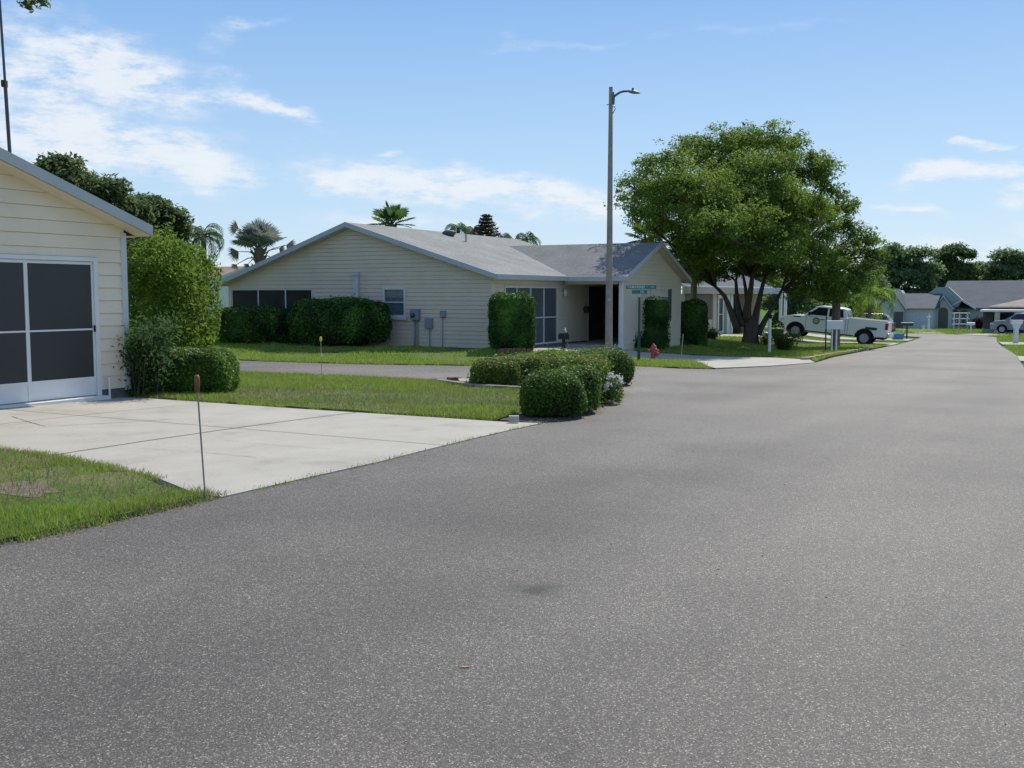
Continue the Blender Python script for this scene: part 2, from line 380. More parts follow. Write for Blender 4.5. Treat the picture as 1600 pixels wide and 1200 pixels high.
def m_bark(name, a, b_, sc=1.):
    m, nt, N, L, b = nodes(name); setp(b, .9, .15)
    v = coords(N, L, (8 * sc, 8 * sc, 1.6 * sc)); t = tex(N, L, 'Noise', 2.2, v, Detail=8., Roughness=.7)
    L.new(ramp(N, L, t.outputs[0], [(.3, a), (.7, b_)]), b.inputs['Base Color']); bump(N, L, b, t.outputs[0], .9, .03)
    return m
def m_glass(name='window_glass', col=(.03, .035, .04)):
    m, nt, N, L, b = nodes(name); setp(b, .06, .6, 0, col); return m

ASPHALT = m_asphalt(); CONC = m_concrete(); SOIL = m_lawn(); SOIL2 = m_lawn('ground_cover', (.075, .135, .02), (.16, .17, .07), .55)
MULCH = plain('bed_soil', (.12, .10, .085), .95, .05, var=.5, sc=25)
SIDE_A = plain('cream_siding', (.78, .675, .53), .55, .3, var=.05, sc=1.5, dirt=(.62, .57, .45))
SIDE_B = plain('beige_siding', (.62, .54, .42), .6, .25, var=.05, sc=1.2, dirt=(.47, .44, .36))
WHITE = plain('white_paint', (.70, .705, .70), .5, .4, var=.04, sc=3, dirt=(.60, .60, .58))
FASCIA = plain('fascia_paint', (.44, .46, .48), .5, .35, var=.05, sc=2, dirt=(.34, .36, .37))
TRIMG = plain('trim_white', (.56, .58, .59), .5, .35, var=.05, sc=2, dirt=(.45, .46, .45))
SHIN = m_shingle('shingles', (.275, .28, .265)); SHINX = m_shingle('shingles_wing', (.22, .225, .215), 1)
SHING_L = m_shingle('shingles_far', (.115, .13, .145)); SHIN_T = m_shingle('shingles_tan', (.34, .29, .25)); SHIN_B = m_shingle('shingles_brown', (.36, .24, .17))
SCREEN = m_screen(); GLASS = m_glass(); DARK = plain('opening_shade', (.018, .018, .02), .7, .1)
BARK = m_bark('bark', (.055, .045, .036), (.15, .13, .105)); PALMB = m_bark('palm_bark', (.10, .08, .062), (.24, .20, .16))
FOUND = plain('foundation_block', (.14, .13, .125), .9, .1, var=.25, sc=9)
BLACK = plain('black_paint', (.012, .012, .013), .45, .4); RUBBER = plain('rubber', (.02, .02, .021), .8, .2)
STEEL = plain('galvanised_steel', (.42, .43, .45), .45, .5, .5, var=.15)

# ------------------------------------------------------------------ ground, roads, drives, lawns
GU = np.arange(-100, 300, .25); GT = np.array([g0(float(u)) for u in GU])
def Gv(u, w):
    f = lambda x, a, b: (lambda t: t * t * (3 - 2 * t))(np.clip((x - a) / (b - a), 0, 1))
    return np.interp(u, GU, GT) + .30 * f(w, 12.6, 16.8) * f(u, 25.5, 30.) * (1 - f(u, 80, 100))
def struct(o): o['kind'] = 'structure'; return o
def sheet(name, poly, mat, dz, skirt=0., step=1.0):
    bm = bmesh.new(); vs = [bm.verts.new((p[0], p[1], 0)) for p in poly]; bm.faces.new(vs)
    bmesh.ops.triangulate(bm, faces=bm.faces)
    xs = [p[0] for p in poly]; ys = [p[1] for p in poly]
    for ax, lo, hi in ((0, min(xs), max(xs)), (1, min(ys), max(ys))):
        k = math.ceil(lo / step) * step
        while k < hi:
            if -30 < k < 150:
                co = [0, 0, 0]; co[ax] = k; no = [0, 0, 0]; no[ax] = 1
                bmesh.ops.bisect_plane(bm, geom=bm.verts[:] + bm.edges[:] + bm.faces[:], plane_co=co, plane_no=no)
            k += step
    if skirt:
        be = [e for e in bm.edges if len(e.link_faces) == 1]
        r = bmesh.ops.extrude_edge_only(bm, edges=be)
        low = {v for v in r['geom'] if isinstance(v, bmesh.types.BMVert)}
    else: low = set()
    for v in bm.verts: v.co.z = G(v.co.x, v.co.y) + dz - (skirt if v in low else 0)
    bmesh.ops.recalc_face_normals(bm, faces=bm.faces)
    for f in bm.faces:
        if f.normal.z < -.5: f.normal_flip()
    me = bpy.data.meshes.new(name); bm.to_mesh(me); bm.free(); me.materials.append(mat)
    o = bpy.data.objects.new(name, me); COL.objects.link(o); return struct(o)
def ground():
    us = [-3000, -800, -200, -80, -40] + list(range(-20, 150)) + [160, 200, 300, 600, 1500, 5000]
    ws = [-4000, -1200, -300, -100, -50, -30] + list(range(-20, 72)) + [90, 130, 250, 600, 1500, 4000]
    V = [(u, w, G(u, w) - .07) for u in us for w in ws]; n = len(ws)
    F = [(i*n+j, (i+1)*n+j, (i+1)*n+j+1, i*n+j+1) for i in range(len(us)-1) for j in range(n-1)]
    me = bpy.data.meshes.new('ground'); me.from_pydata(V, [], F); me.materials.append(SOIL2)
    o = bpy.data.objects.new('ground', me); COL.objects.link(o); struct(o)
ground()
def P(*a, **k): p = at(*a, **k); return (p.x, p.y)
ROAD = [(-60, 6.1), (4, 6.12), (8, 5.95), (11.9, 6.2), (13.4, 6.3), (15.2, 6.6), (17.4, 7.3), (19.1, 8.3), (19.3, 9.3), (18.3, 10.9), (18.1, 13), (17.95, 17), (17.9, 60),
        (23.6, 60), (23.6, 21), (24.1, 18.1), (25.5, 15.2), P(985, 571.5), P(1060, 576), P(1120, 577), P(1200, 573), (36.1, 7.8), (41.2, 8.2), (50, 8.35), (58.2, 8.5), (70, 8.9), (76.8, 9.4),
        (80.5, 11.5), (81.5, 15), (81.5, 40), (91, 40), (91, 11.6), (89.5, 8.6), (86, 6.2), (81, 4.9), (70, 4.2), (62, 3.5), (48.5, 2.15), (35.7, 1.3), (25, .1), (10, -1.7), (-10, -2.6), (-60, -2.8)]
def ragged(poly, amp=.03, step=.35, seed=1, span=(-3, 60)):
    """worn outline: long edges broken into short ones that wander a little"""
    r = random.Random(seed); out = []
    for a, b in zip(poly, poly[1:] + poly[:1]):
        out.append(a); L = math.hypot(b[0] - a[0], b[1] - a[1]); n = int(L / step)
        if n < 2 or L > 45: continue
        for i in range(1, n):
            t = i / n; x = a[0] + (b[0] - a[0]) * t; y = a[1] + (b[1] - a[1]) * t
            if span[0] < x < span[1]: out.append((x - (b[1] - a[1]) / L * r.uniform(-amp, amp), y + (b[0] - a[0]) / L * r.uniform(-amp, amp)))
    return out
sheet('road', ROAD, ASPHALT, 0.0)
DRIVE = [(6.0, 5.86), (5.98, 6.1), (6.4, 7.05), (6.75, 8.7), (6.75, 13.52), (11.75, 13.52), (11.7, 10), (11.78, 6.5), (11.93, 6.04), (8, 5.8)]
sheet('driveway', DRIVE, CONC, .012, .1)
def crack(pts, wd=.004, seed=1):
    r = random.Random(seed); q = []; P_ = [at(*p).xy for p in pts]
    for a, b in zip(P_, P_[1:]):
        n = max(2, int((b - a).length / .06)); d = (b - a).normalized(); s = Vector((-d.y, d.x))
        for i in range(n): q.append(a + (b - a) * i / n + s * r.uniform(-.008, .008))
    q.append(P_[-1]); V = []; 
    for i, p in enumerate(q):
        d = (q[min(i + 1, len(q) - 1)] - q[max(i - 1, 0)]).normalized(); s = Vector((-d.y, d.x)) * wd * r.uniform(.3, 1.4)
        for w in (s, -s): V.append((p.x + w.x, p.y + w.y, G(p.x, p.y) + .0168))
    me = bpy.data.meshes.new('driveway_crack'); me.from_pydata(V, [], [(2*i, 2*i+1, 2*i+3, 2*i+2) for i in range(len(q) - 1)]); me.materials.append(JM)
    o = bpy.data.objects.new('driveway_crack', me); COL.objects.link(o); struct(o)
# sawn joints in the concrete
def joint(a, b, wd=.012):
    a = Vector((*a, 0)); b = Vector((*b, 0)); d = (b - a).normalized(); n = Vector((-d.y, d.x, 0)) * wd
    return [tuple((a + n).xy), tuple((b + n).xy), tuple((b - n).xy), tuple((a - n).xy)]
JM = plain('joint_dirt', (.17, .155, .13), .95, .05, var=.5, sc=30)
for a, b, wd in (((6.77, 8.85), (11.72, 8.85), .011), ((9.3, 5.86), (9.3, 13.4), .007), ((6.8, 11.6), (11.7, 11.6), .007)):
    sheet('driveway_joint', joint(a, b, wd), JM, .0165)
for k_, c_ in enumerate(([(18, 652), (45, 661), (70, 668), (110, 666), (150, 664), (210, 661), (270, 656)], [(215, 702), (330, 710), (400, 717)], [(350, 690), (420, 697), (520, 704)])): crack(c_, (.006, .003, .002)[k_], k_)
LAWN1 = [(-25, 6.0), (4, 6.02), (5.93, 5.95), (5.9, 6.15), (6.3, 7.1), (6.66, 8.75), (6.66, 13.4), (-25, 13.4)]
LAWN2 = [(11.98, 6.75), (11.86, 8.4), (11.78, 10), (11.84, 13.4), (11.9, 14.0), (11.9, 60), (18.05, 60), (18.1, 17), (18.3, 13), (18.35, 11.5), (17.9, 11.2), (17.5, 10.3), (17.05, 8.9), (16.0, 8.1), (14, 7.4), (12.6, 6.8)]
BED = [(11.97, 6.08), (13.5, 6.2), (15.3, 6.52), (17.5, 7.22), (19.3, 8.25), (19.45, 9.25), (18.5, 10.85), (18.33, 11.45), (17.9, 11.15), (17.5, 10.25), (17.05, 8.85), (16.0, 8.05), (14, 7.35), (12.6, 6.75), (12.0, 6.7)]
DR2_NEAR = [P(838, 551), P(900, 554), P(985, 560), P(1040, 564), P(1085, 566), P(1118, 576)]
LAWN3 = [(23.35, 60), (23.4, 21), (23.9, 18), (25.4, 15.1), P(985, 572), P(1060, 575), P(1112, 576)] + [P(1082, 566), P(1040, 564.5), P(985, 560.5), P(900, 554.5), P(838, 552), (31.25, 18.6), (31.25, 60)]
DR2 = [(31.9, 17.7)] + DR2_NEAR + [P(1200, 572.5), P(1274, 567), P(1262, 561), P(1150, 558), P(1060, 554), P(1000, 551), (37.5, 15.2), (37.6, 17.7)]
LAWN4 = [P(1262, 560.5), P(1275, 566), (41.2, 8.35), (50, 8.5), (56.8, 8.6), (56.8, 20), (44.6, 20), (44.3, 15.1), (37.8, 15.05), P(1000, 550.5), P(1060, 553.5), P(1150, 557.5)]
for i_, lw in enumerate((LAWN1, LAWN2, LAWN3, LAWN4)): sheet('lawn', ragged(lw, .035, .22, i_), SOIL, .03, .12)
b0 = P(20, 770)
sheet('bare_soil', [(b0[0] + .24 * math.cos(a) * (1 + .25 * math.sin(3 * a + 1)), b0[1] + .5 * math.sin(a) * (1 + .2 * math.sin(5 * a))) for a in np.linspace(0, 6.1, 22)], plain('sandy_soil', (.17, .145, .11), .95, .05, var=.4, sc=18), .034)
sheet('bed_soil', ragged(BED, .04, .2, 9), MULCH, .012, .1)
sheet('bed_soil', [(30.35, 17.9), (30.3, 20.4), (30.2, 30), (31.29, 30), (31.29, 17.82)], MULCH, .045, .05)
sheet('driveway', DR2, CONC, .02, .1)
sheet('driveway', [(58.0, 8.6), (57.8, 22), (63.2, 22), (62.6, 8.8)], CONC, .02, .1)
sheet('driveway', [(67.6, 9.0), (67.6, 19), (71.2, 19), (71.6, 9.2)], CONC, .02, .1)
sheet('driveway', [(86.2, 5.9), (89.8, 8.3), (100, 5.5), (98, 2.0)], CONC, .02, .1)
sheet('driveway', [(91.2, 9.3), (91.2, 11.3), (120, 18.5), (120, 13.8)], CONC, .02, .1)
sheet('driveway', [(42.3, 1.75), (47.0, 2.05), (48, -14), (43, -14)], CONC, .02, .1)
sheet('driveway', [(64, 3.55), (68.5, 4.0), (70, -10), (65, -10)], CONC, .02, .1)

def in_poly(x, y, poly):
    c = np.zeros(len(x), bool); n = len(poly)
    for i in range(n):
        x1, y1 = poly[i]; x2, y2 = poly[(i + 1) % n]
        if y1 == y2: continue
        c ^= ((y1 > y) != (y2 > y)) & (x < (x2 - x1) * (y - y1) / (y2 - y1) + x1)
    return c
def vnoise(x, y, sc, seed=0):
    r = np.random.default_rng(seed); T = r.random((64, 64)); x = x * sc + 700; y = y * sc + 700
    i = np.floor(x).astype(int); j = np.floor(y).astype(int); fx = x - i; fy = y - j; fx = fx*fx*(3-2*fx); fy = fy*fy*(3-2*fy)
    a = T[i % 64, j % 64]; b = T[(i+1) % 64, j % 64]; c = T[i % 64, (j+1) % 64]; d = T[(i+1) % 64, (j+1) % 64]
    return (a*(1-fx)+b*fx)*(1-fy) + (c*(1-fx)+d*fx)*fy
GRASS = foliage('grass_blades', [(.46, .38, .20), (.28, .32, .09), (.19, .30, .045), (.23, .37, .06), (.36, .45, .11)], .4, .6, 1.6, tcol=(.38, .50, .08))
GRASS_DRY = foliage('dry_grass', [(.22, .16, .09), (.34, .26, .15), (.12, .17, .05)], .3, .7, .7)
def grass(name, poly, box, n, h, wd, bare=.33, dz=.03, mat=None, seed=1, extra_bare=()):
    r = np.random.default_rng(seed); x = r.uniform(box[0], box[1], n); y = r.uniform(box[2], box[3], n)
    k = in_poly(x, y, poly); x, y = x[k], y[k]
    d = .5 * vnoise(x, y, .55, 3) + .3 * vnoise(x, y, 1.7, 4) + .2 * vnoise(x, y, 5., 5)
    for (cx, cy, rx, ry) in extra_bare: d -= .55 * np.exp(-(((x - cx) / rx) ** 2 + ((y - cy) / ry) ** 2))
    k = d + r.normal(0, .05, len(x)) > bare; x, y, d = x[k], y[k], d[k]; n = len(x)
    x0_ = None; hh = h * (.45 + .9 * r.random(n)) * np.clip(.45 + 1.1 * (d - bare) / .3, .35, 1.35); a = r.uniform(0, 2 * np.pi, n); l = r.uniform(.1, .9, n) * hh
    b = r.uniform(0, 2 * np.pi, n); ww = wd * (.6 + .8 * r.random(n))
    z = Gv(x, y) + dz
    V = np.empty((n, 3, 3)); V[:, 0] = np.stack([x - np.cos(b) * ww, y - np.sin(b) * ww, z], 1); V[:, 1] = np.stack([x + np.cos(b) * ww, y + np.sin(b) * ww, z], 1)
    V[:, 2] = np.stack([x + np.cos(a) * l, y + np.sin(a) * l, z + hh], 1)
    o = np_mesh(name, V, 3, mat or GRASS); o['kind'] = 'stuff'; o['label'] = 'short green lawn grass with dry patches'; return o
bp = P(30, 768)
grass('grass', LAWN1, (-1, 6.8, 5.6, 12.2), 230000, .068, .0038, .34, seed=1, extra_bare=[(bp[0], bp[1], .55, .9)])
dry = [(*P(480, 622), .55, 1.4), (*P(600, 628), .6, 1.2), (*P(700, 634), .45, .9), (*P(560, 640), .35, 1.0), (*P(420, 612), .4, 1.2)]
grass('grass', LAWN2, (11.5, 18.5, 6, 24), 210000, .05, .006, .40, seed=2, extra_bare=dry)
grass('grass', LAWN3, (23, 35.5, 8.5, 33), 110000, .07, .012, .30, seed=3)
grass('grass', LAWN4, (35, 57, 7, 21), 70000, .07, .016, .30, seed=4)
grass('grass', [(62.8, 9.1), (67.5, 9.2), (67.5, 20), (63.4, 20)], (62, 68, 9, 20), 9000, .09, .02, .3, dz=-.06, seed=5)
grass('grass', [(92, 4), (125, 2), (125, 30), (92, 30), (92, 11.6)], (92, 125, 2, 30), 50000, .12, .04, .25, dz=-.06, seed=6)
grass('grass', [(20, -1), (25, -.2), (35.7, 1.1), (42, 1.5), (42, -8), (20, -8)], (20, 42, -8, 2), 40000, .09, .015, .25, dz=-.06, seed=7)
grass('grass', [(47.5, 1.9), (62, 3.3), (64, 3.4), (65, -8), (48, -8)], (47, 65, -8, 4), 40000, .09, .02, .2, dz=-.06, seed=8)
grass('grass', [(68.8, 3.9), (81, 4.7), (86, 5.8), (97, 2), (97, -8), (70, -8)], (68, 97, -8, 6), 40000, .1, .03, .2, dz=-.06, seed=9)
# dead runners and litter along the lawn edge by the road
edge = [(u, w) for u, w in ((-1, 5.93), (4, 5.95), (6.05, 5.85), (6.1, 6.25), (4, 6.2), (-1, 6.25))]
o = grass('dead_grass', edge, (-1, 6.2, 5.8, 6.3), 9000, .05, .004, .25, dz=.0, mat=GRASS_DRY, seed=11); o['label'] = 'dry brown runners along the lawn edge'
o = grass('dead_grass', LAWN1, (-1, 6.8, 5.6, 12.2), 26000, .055, .0035, .05, mat=GRASS_DRY, seed=12); o['label'] = 'dry blades among the nearer lawn'
o = grass('dead_grass', LAWN2, (11.5, 18.5, 6, 24), 45000, .045, .0055, .08, mat=GRASS_DRY, seed=13); o['label'] = 'dry blades among the middle lawn'

def fringe(name, line, n, h, wd, mat, seed, off=.05, label='blades creeping over the lawn edge'):
    r = np.random.default_rng(seed); L = np.array(line); seg = np.hypot(*(L[1:] - L[:-1]).T); k = r.choice(len(seg), n, p=seg / seg.sum()); t = r.random(n)
    p = L[k] + (L[k + 1] - L[k]) * t[:, None]; d = (L[k + 1] - L[k]) / seg[k][:, None]; gate = vnoise(p[:, 0], p[:, 1], 3.1, 8) > .38; p = p[gate]; d = d[gate]; n = len(p)
    s = r.normal(0, off, n); x = p[:, 0] - d[:, 1] * s; y = p[:, 1] + d[:, 0] * s; hh = h * (.4 + r.random(n)); a = r.uniform(0, 6.28, n); l = hh * r.uniform(.3, 1.3, n); b = r.uniform(0, 6.28, n); ww = wd * (.6 + .8 * r.random(n)); z = Gv(x, y) + .004
    V = np.empty((n, 3, 3)); V[:, 0] = np.stack([x - np.cos(b) * ww, y - np.sin(b) * ww, z], 1); V[:, 1] = np.stack([x + np.cos(b) * ww, y + np.sin(b) * ww, z], 1); V[:, 2] = np.stack([x + np.cos(a) * l, y + np.sin(a) * l, z + hh], 1)
    o = np_mesh(name, V, 3, mat); o['kind'] = 'stuff'; o['label'] = label; return o
E1 = [(-1, 6.0), (4, 6.02), (5.93, 5.95), (5.95, 6.15), (6.35, 7.1), (6.7, 8.75), (6.7, 13.4)]
E2 = [(12.0, 6.75), (11.86, 8.4), (11.78, 10), (11.84, 13.4)]; E3 = [(18.1, 17), (18.3, 13), (18.35, 11.5)]; E4 = [(23.35, 30), (23.4, 21), (23.9, 18), (25.4, 15.1), P(985, 572), P(1060, 575), P(1112, 576)]
fringe('grass', E1, 9000, .05, .004, GRASS, 31); fringe('dead_grass', E1, 9000, .035, .005, GRASS_DRY, 32, .06); fringe('grass', E2, 5000, .045, .005, GRASS, 33, .04)
fringe('dead_grass', E2, 4000, .03, .006, GRASS_DRY, 34, .05); fringe('grass', E3, 6000, .05, .007, GRASS, 35); fringe('grass', E4, 9000, .06, .01, GRASS, 36, .07); fringe('dead_grass', E4, 6000, .04, .012, GRASS_DRY, 37, .08)
fringe('grass', [(6.3, 5.82), (8, 5.80), (11.9, 6.04)], 420, .035, .004, GRASS, 38, .015, 'tiny weeds in the joint between the drive and the road')
LITTER = plain('litter', (.26, .19, .11), .9, .05, var=.6, sc=40)
def litter(line, n, size, seed, off, label):
    r = np.random.default_rng(seed); L = np.array(line); seg = np.hypot(*(L[1:] - L[:-1]).T); k = r.choice(len(seg), n, p=seg / seg.sum()); p = L[k] + (L[k + 1] - L[k]) * r.random(n)[:, None]; d = (L[k + 1] - L[k]) / seg[k][:, None]
    s = r.normal(0, off, n); x = p[:, 0] - d[:, 1] * s; y = p[:, 1] + d[:, 0] * s; z = Gv(x, y) + .018; V = np.empty((n, 4, 3)); a = r.uniform(0, 6.28, n); sz = size * r.uniform(.4, 1.3, n)
    for i, (c, w) in enumerate(((0, 1), (1.57, .45), (3.14, 1), (4.71, .45))): V[:, i] = np.stack([x + np.cos(a + c) * sz * w, y + np.sin(a + c) * sz * w, z + r.uniform(0, .012, n)], 1)
    o = np_mesh('leaf_litter', V, 4, LITTER); o['kind'] = 'stuff'; o['label'] = label
litter([(11.9, 6.1), (13.5, 6.2), (15.3, 6.52), (17.5, 7.22), (19.3, 8.25), (19.45, 9.25)], 900, .022, 41, .10, 'dry leaves along the edge of the corner bed')
litter([(12.6, 6.8), (14.5, 7.4), (17.5, 8.8), (18.3, 11)], 900, .022, 42, .35, 'dry leaves on the soil of the corner bed')
litter([(-1, 5.85), (4, 5.88), (6, 5.82), (9, 5.75)], 500, .010, 43, .09, 'crumbs of dead leaf along the road edge')
litter([P(400, 900), P(900, 1000), P(1300, 800), P(1200, 640)], 160, .007, 44, 1.1, 'scattered specks of dry leaf on the road')

# ------------------------------------------------------------------ building helpers
def siding(name, mat, parent, mp, span, z0, z1, ex, openings=(), prot=.016, brk=(), gap=.008):
    m = MB(); lv = []; k = 0
    zs = set([z0, z1]) | set(b for b in brk if z0 < b < z1)
    while z0 + k * ex < z1: zs.add(z0 + k * ex); k += 1
    for o in openings: zs |= {z for z in (o[2], o[3]) if z0 < z < z1}
    zs = sorted(zs); zs = [z for i, z in enumerate(zs) if i == 0 or z - zs[i-1] > 1e-4]
    for a, b in zip(zs, zs[1:]):
        bot = abs((a - z0) / ex - round((a - z0) / ex)) * ex < 1e-4
        if bot and a > z0: a += gap
        if b - a < .002: continue
        mid = (a + b) / 2; c = math.floor((mid - z0) / ex); zc = z0 + c * ex
        da = prot * (1 - (a - zc) / ex); db = prot * (1 - (b - zc) / ex)
        cuts = [(o[0], o[1]) for o in openings if o[2] < mid < o[3]]
        for e in ((a, b),):
            La, Ra = span(a + 1e-5); Lb, Rb = span(b - 1e-5)
            segs = []; cuts.sort(); x = 'L'
            for c0, c1 in cuts: segs.append((x, c0)); x = c1
            segs.append((x, 'R'))
            for p, q in segs:
                pa, pb = (La, Lb) if p == 'L' else (p, p); qa, qb = (Ra, Rb) if q == 'R' else (q, q)
                if qa - pa < .001 and qb - pb < .001: continue
                m.quad(mp(pa, da, a), mp(qa, da, a), mp(qb, db, b), mp(pb, db, b))
                if bot: m.quad(mp(pa, -.03, a), mp(qa, -.03, a), mp(qa, da, a), mp(pa, da, a))
    return m.build(name, mat, parent, world=True)
def chevron(s0, sr, s1, z0, zr, z1, t):
    """gable roof outline in (across, height): outer line, then the underside"""
    return [(s0, z0), (sr, zr), (s1, z1), (s1, z1 - t), (sr, zr - t), (s0, z0 - t)]
def gable_roof(parent, ax, a0, a1, s, z, mat, t=.10, fas=FASCIA, rake=.17, ends=(1, 1), eaves=(1, 1), eave_to=None):
    """ax 'u': ridge along x from a0 to a1 with s across y; ax 'w': ridge along y with s across x"""
    pt = (lambda a, b, h: (a, b, h)) if ax == 'u' else (lambda a, b, h: (b, a, h))
    vec = (a1 - a0, 0, 0) if ax == 'u' else (0, a1 - a0, 0)
    ch = chevron(s[0], s[1], s[2], z[0], z[1], z[2], t)
    m = MB(); 
    m.prism([pt(a0, ch[i][0], ch[i][1]) for i in range(6)], vec)
    roof = m.build('roof', mat, parent, world=True)
    for flag, aa, w in ((ends[0], a0, -.03), (ends[1], a1, .03)):
        if not flag: continue
        m = MB()
        c2 = chevron(s[0] - .012, s[1], s[2] + .012, z[0] + .006, z[1] + .012, z[2] + .006, rake)
        v = (w, 0, 0) if ax == 'u' else (0, w, 0); a_ = aa + (.002 if w > 0 else -.002)
        m.prism([pt(a_, c2[i][0], c2[i][1]) for i in range(6)], v); m.build('rake_board', fas, parent, world=True)
    lo, hi = sorted((a0, a1))
    if eave_to: hi = eave_to
    for flag, ss, zz, sg in ((eaves[0], s[0], z[0], -1), (eaves[1], s[2], z[2], 1)):
        if not flag: continue
        q = sorted((ss + sg * .003, ss + sg * .035)); m = MB()
        if ax == 'u': m.box(lo, hi, q[0], q[1], zz - rake + .01, zz - .004)
        else: m.box(q[0], q[1], lo, hi, zz - rake + .01, zz - .004)
        m.build('eave_board', fas, parent, world=True)
    return roof
def frame_window(parent, mp, s0, s1, z0, z1, mids=(), rails=(), fr=.06, pane=GLASS, name='window', fmat=TRIMG, sill=False, dp=.04):
    """frame with a dark pane; mp(s, outward, z)"""
    m = MB()
    def bar(a, b, c, d, o0=.0, o1=dp):
        p = [mp(a, o0, c), mp(b, o0, c), mp(b, o0, d), mp(a, o0, d)]; q = [mp(a, o1, c), mp(b, o1, c), mp(b, o1, d), mp(a, o1, d)]
        m.add(p + q, [(0,3,2,1),(4,5,6,7),(0,1,5,4),(1,2,6,5),(2,3,7,6),(3,0,4,7)])
    bar(s0 - fr, s0, z0 - fr, z1 + fr); bar(s1, s1 + fr, z0 - fr, z1 + fr); bar(s0, s1, z1, z1 + fr, .001, dp + .003); bar(s0, s1, z0 - fr, z0, .001, dp + .003)
    if sill: bar(s0 - fr * 1.6, s1 + fr * 1.6, z0 - fr * 1.9, z0 - fr - .002, 0, dp + .05)
    for x in mids: bar(x - .022, x + .022, z0, z1, -.01, dp - .008)
    for h in rails: bar(s0, s1, h - .02, h + .02, -.012, dp - .011)
    w = m.build(name, fmat, parent, world=True)
    m = MB(); a = -.02; m.add([mp(s0, a, z0), mp(s1, a, z0), mp(s1, a, z1), mp(s0, a, z1), mp(s0, a - .02, z0), mp(s1, a - .02, z0), mp(s1, a - .02, z1), mp(s0, a - .02, z1)],
        [(0,3,2,1),(4,5,6,7),(0,1,5,4),(1,2,6,5),(2,3,7,6),(3,0,4,7)])
    p = m.build('screen' if pane is SCREEN else 'pane', pane, w, world=True)
    return w

# ------------------------------------------------------------------ the house on the near left
def left_house():
    wf = 13.5; u0, u1 = .3, 11.78; ur = 6.04; zt = 2.70; sl = .345
    h = thing('house', 'nearest cream house with lap siding and a dark screened garage door', 'house', ((u0 + u1) / 2, 20, -.05))
    rz = lambda u: zt + sl * (12.08 - u) if u > ur else zt + sl * (u - 0.0)
    zr = zt + sl * (12.08 - ur)
    mp = lambda s, d, z: (s, wf - d, z)
    def span(z):
        lim = zt - .12 + sl * .3
        if z <= lim: return (u0, u1)
        k = (z - lim) / sl; return (u0 + k, u1 - k)
    d0, d1 = at(147, 500, w=wf).x, at(147, 500, w=wf).x - 4.88
    zt_door = 2.11
    siding('siding', SIDE_A, h, mp, span, .10, zr - .05, .2, [(d1 - .08, d1 * 0 + d0 + .08, -.1, zt_door + .07)], .02, brk=[zt - .12 + sl * .3], gap=.004)
    m = MB(); m.prism([(u0, wf + .03, -.12), (u1 - .01, wf + .03, -.12), (u1 - .01, wf + .03, zt - .1), (ur, wf + .03, zr - .2), (u0, wf + .03, zt - .1)], (0, 13.3, 0)); m.build('wall', SIDE_A, h, world=True)
    m = MB(); m.box(d0 + .09, u1 - .003, wf - .012, wf + .02, -.2, .098); m.box(u0, d1 - .09, wf - .012, wf + .02, -.2, .098); m.box(u1 - .008, u1 + .01, wf + .022, 26.8, -.2, .12); m.build('foundation', FOUND, h, world=True)
    siding('side_siding', SIDE_A, h, lambda s, d, z: (u1 + d, s, z), lambda z: (wf + .03, 26.8), .12, zt - .1, .2)
    m = MB(); m.box(u1 - .075, u1 + .03, wf - .032, wf + .06, .06, zt - .12); m.build('corner_trim', TRIMG, h, world=True)
    roof = gable_roof(h, 'w', wf - .3, 27.2, (0., ur, 12.08), (zt, zr, zt), SHINX, rake=.16, t=.1)
    # ribbed soffit under the rake and eave
    m = MB()
    for a, b, c, d in ((ur, zr, 12.07, zt), (ur, zr, 0.01, zt)):
        m.prism([(a, wf - .297, b - .163), (c, wf - .297, d - .163), (c, wf - .297, d - .148), (a, wf - .297, b - .148)], (0, .32, 0))
    m.box(u1 + .02, 12.07, wf + .03, 27, zt - .175, zt - .16); m.build('soffit', SIDE_A, h, world=True)
    # screened garage door
    door = MB(); Z0 = .0
    bars = [d0, d0 - 1.19, d0 - 2.44, d0 - 3.66, d1]
    m = door; y0, y1 = wf - .035, wf + .01
    m.box(d0 - .002, d0 + .075, y0, y1, Z0, zt_door + .065); m.box(d1 - .075, d1 + .002, y0, y1, Z0, zt_door + .065); m.box(d1 + .003, d0 - .003, y0, y1, zt_door, zt_door + .065)
    dr = m.build('garage_door', WHITE, h, world=True)
    for i in range(4):
        b, a = bars[i], bars[i + 1]; a += .006; b -= .006; yy0 = wf - (.028 if i % 2 else .012); yy1 = yy0 + .03
        f = MB(); f.box(a, a + .030, yy0, yy1, Z0 + .03, zt_door - .004); f.box(b - .030, b, yy0, yy1, Z0 + .03, zt_door - .004)
        for z, e in ((zt_door - .03, .022), (1.06, .013), (.30, .018)): f.box(a + .031, b - .031, yy0, yy1, z - e, z + e)
        f.build('panel_frame', WHITE, dr, world=True)
        k = MB(); k.box(a + .031, b - .031, yy0 + .01, yy1 - .004, Z0 + .03, .281); k.build('kick_panel', WHITE, dr, world=True)
        s = MB(); s.box(a + .031, b - .031, yy0 + .012, yy1 - .008, 1.0735, zt_door - .0525); s.box(a + .031, b - .031, yy0 + .012, yy1 - .008, .3185, 1.0465); s.build('screen', SCREEN, dr, world=True)
    hb = MB(); hb.box(d0 - .035, d0 - .012, wf - .05, wf - .03, 1.02, 1.12); hb.build('handle', BLACK, dr, world=True)
    m = MB(); m.box(d1 - .1, d0 + .1, wf - .2, wf - .01, -.06, -.005 + .02); m.build('threshold', WHITE, h, world=True)
    q = at(171, 600, w=wf - .08); m = MB(); m.tube([(q.x, q.y, -.08), (q.x, q.y, .27)], .017, 8); m.lathe([(.0, .27), (.022, .27), (.022, .3), (0, .3)], (q.x, q.y, 0), 10); m.build('vent_pipe', WHITE, h, world=True)
left_house()

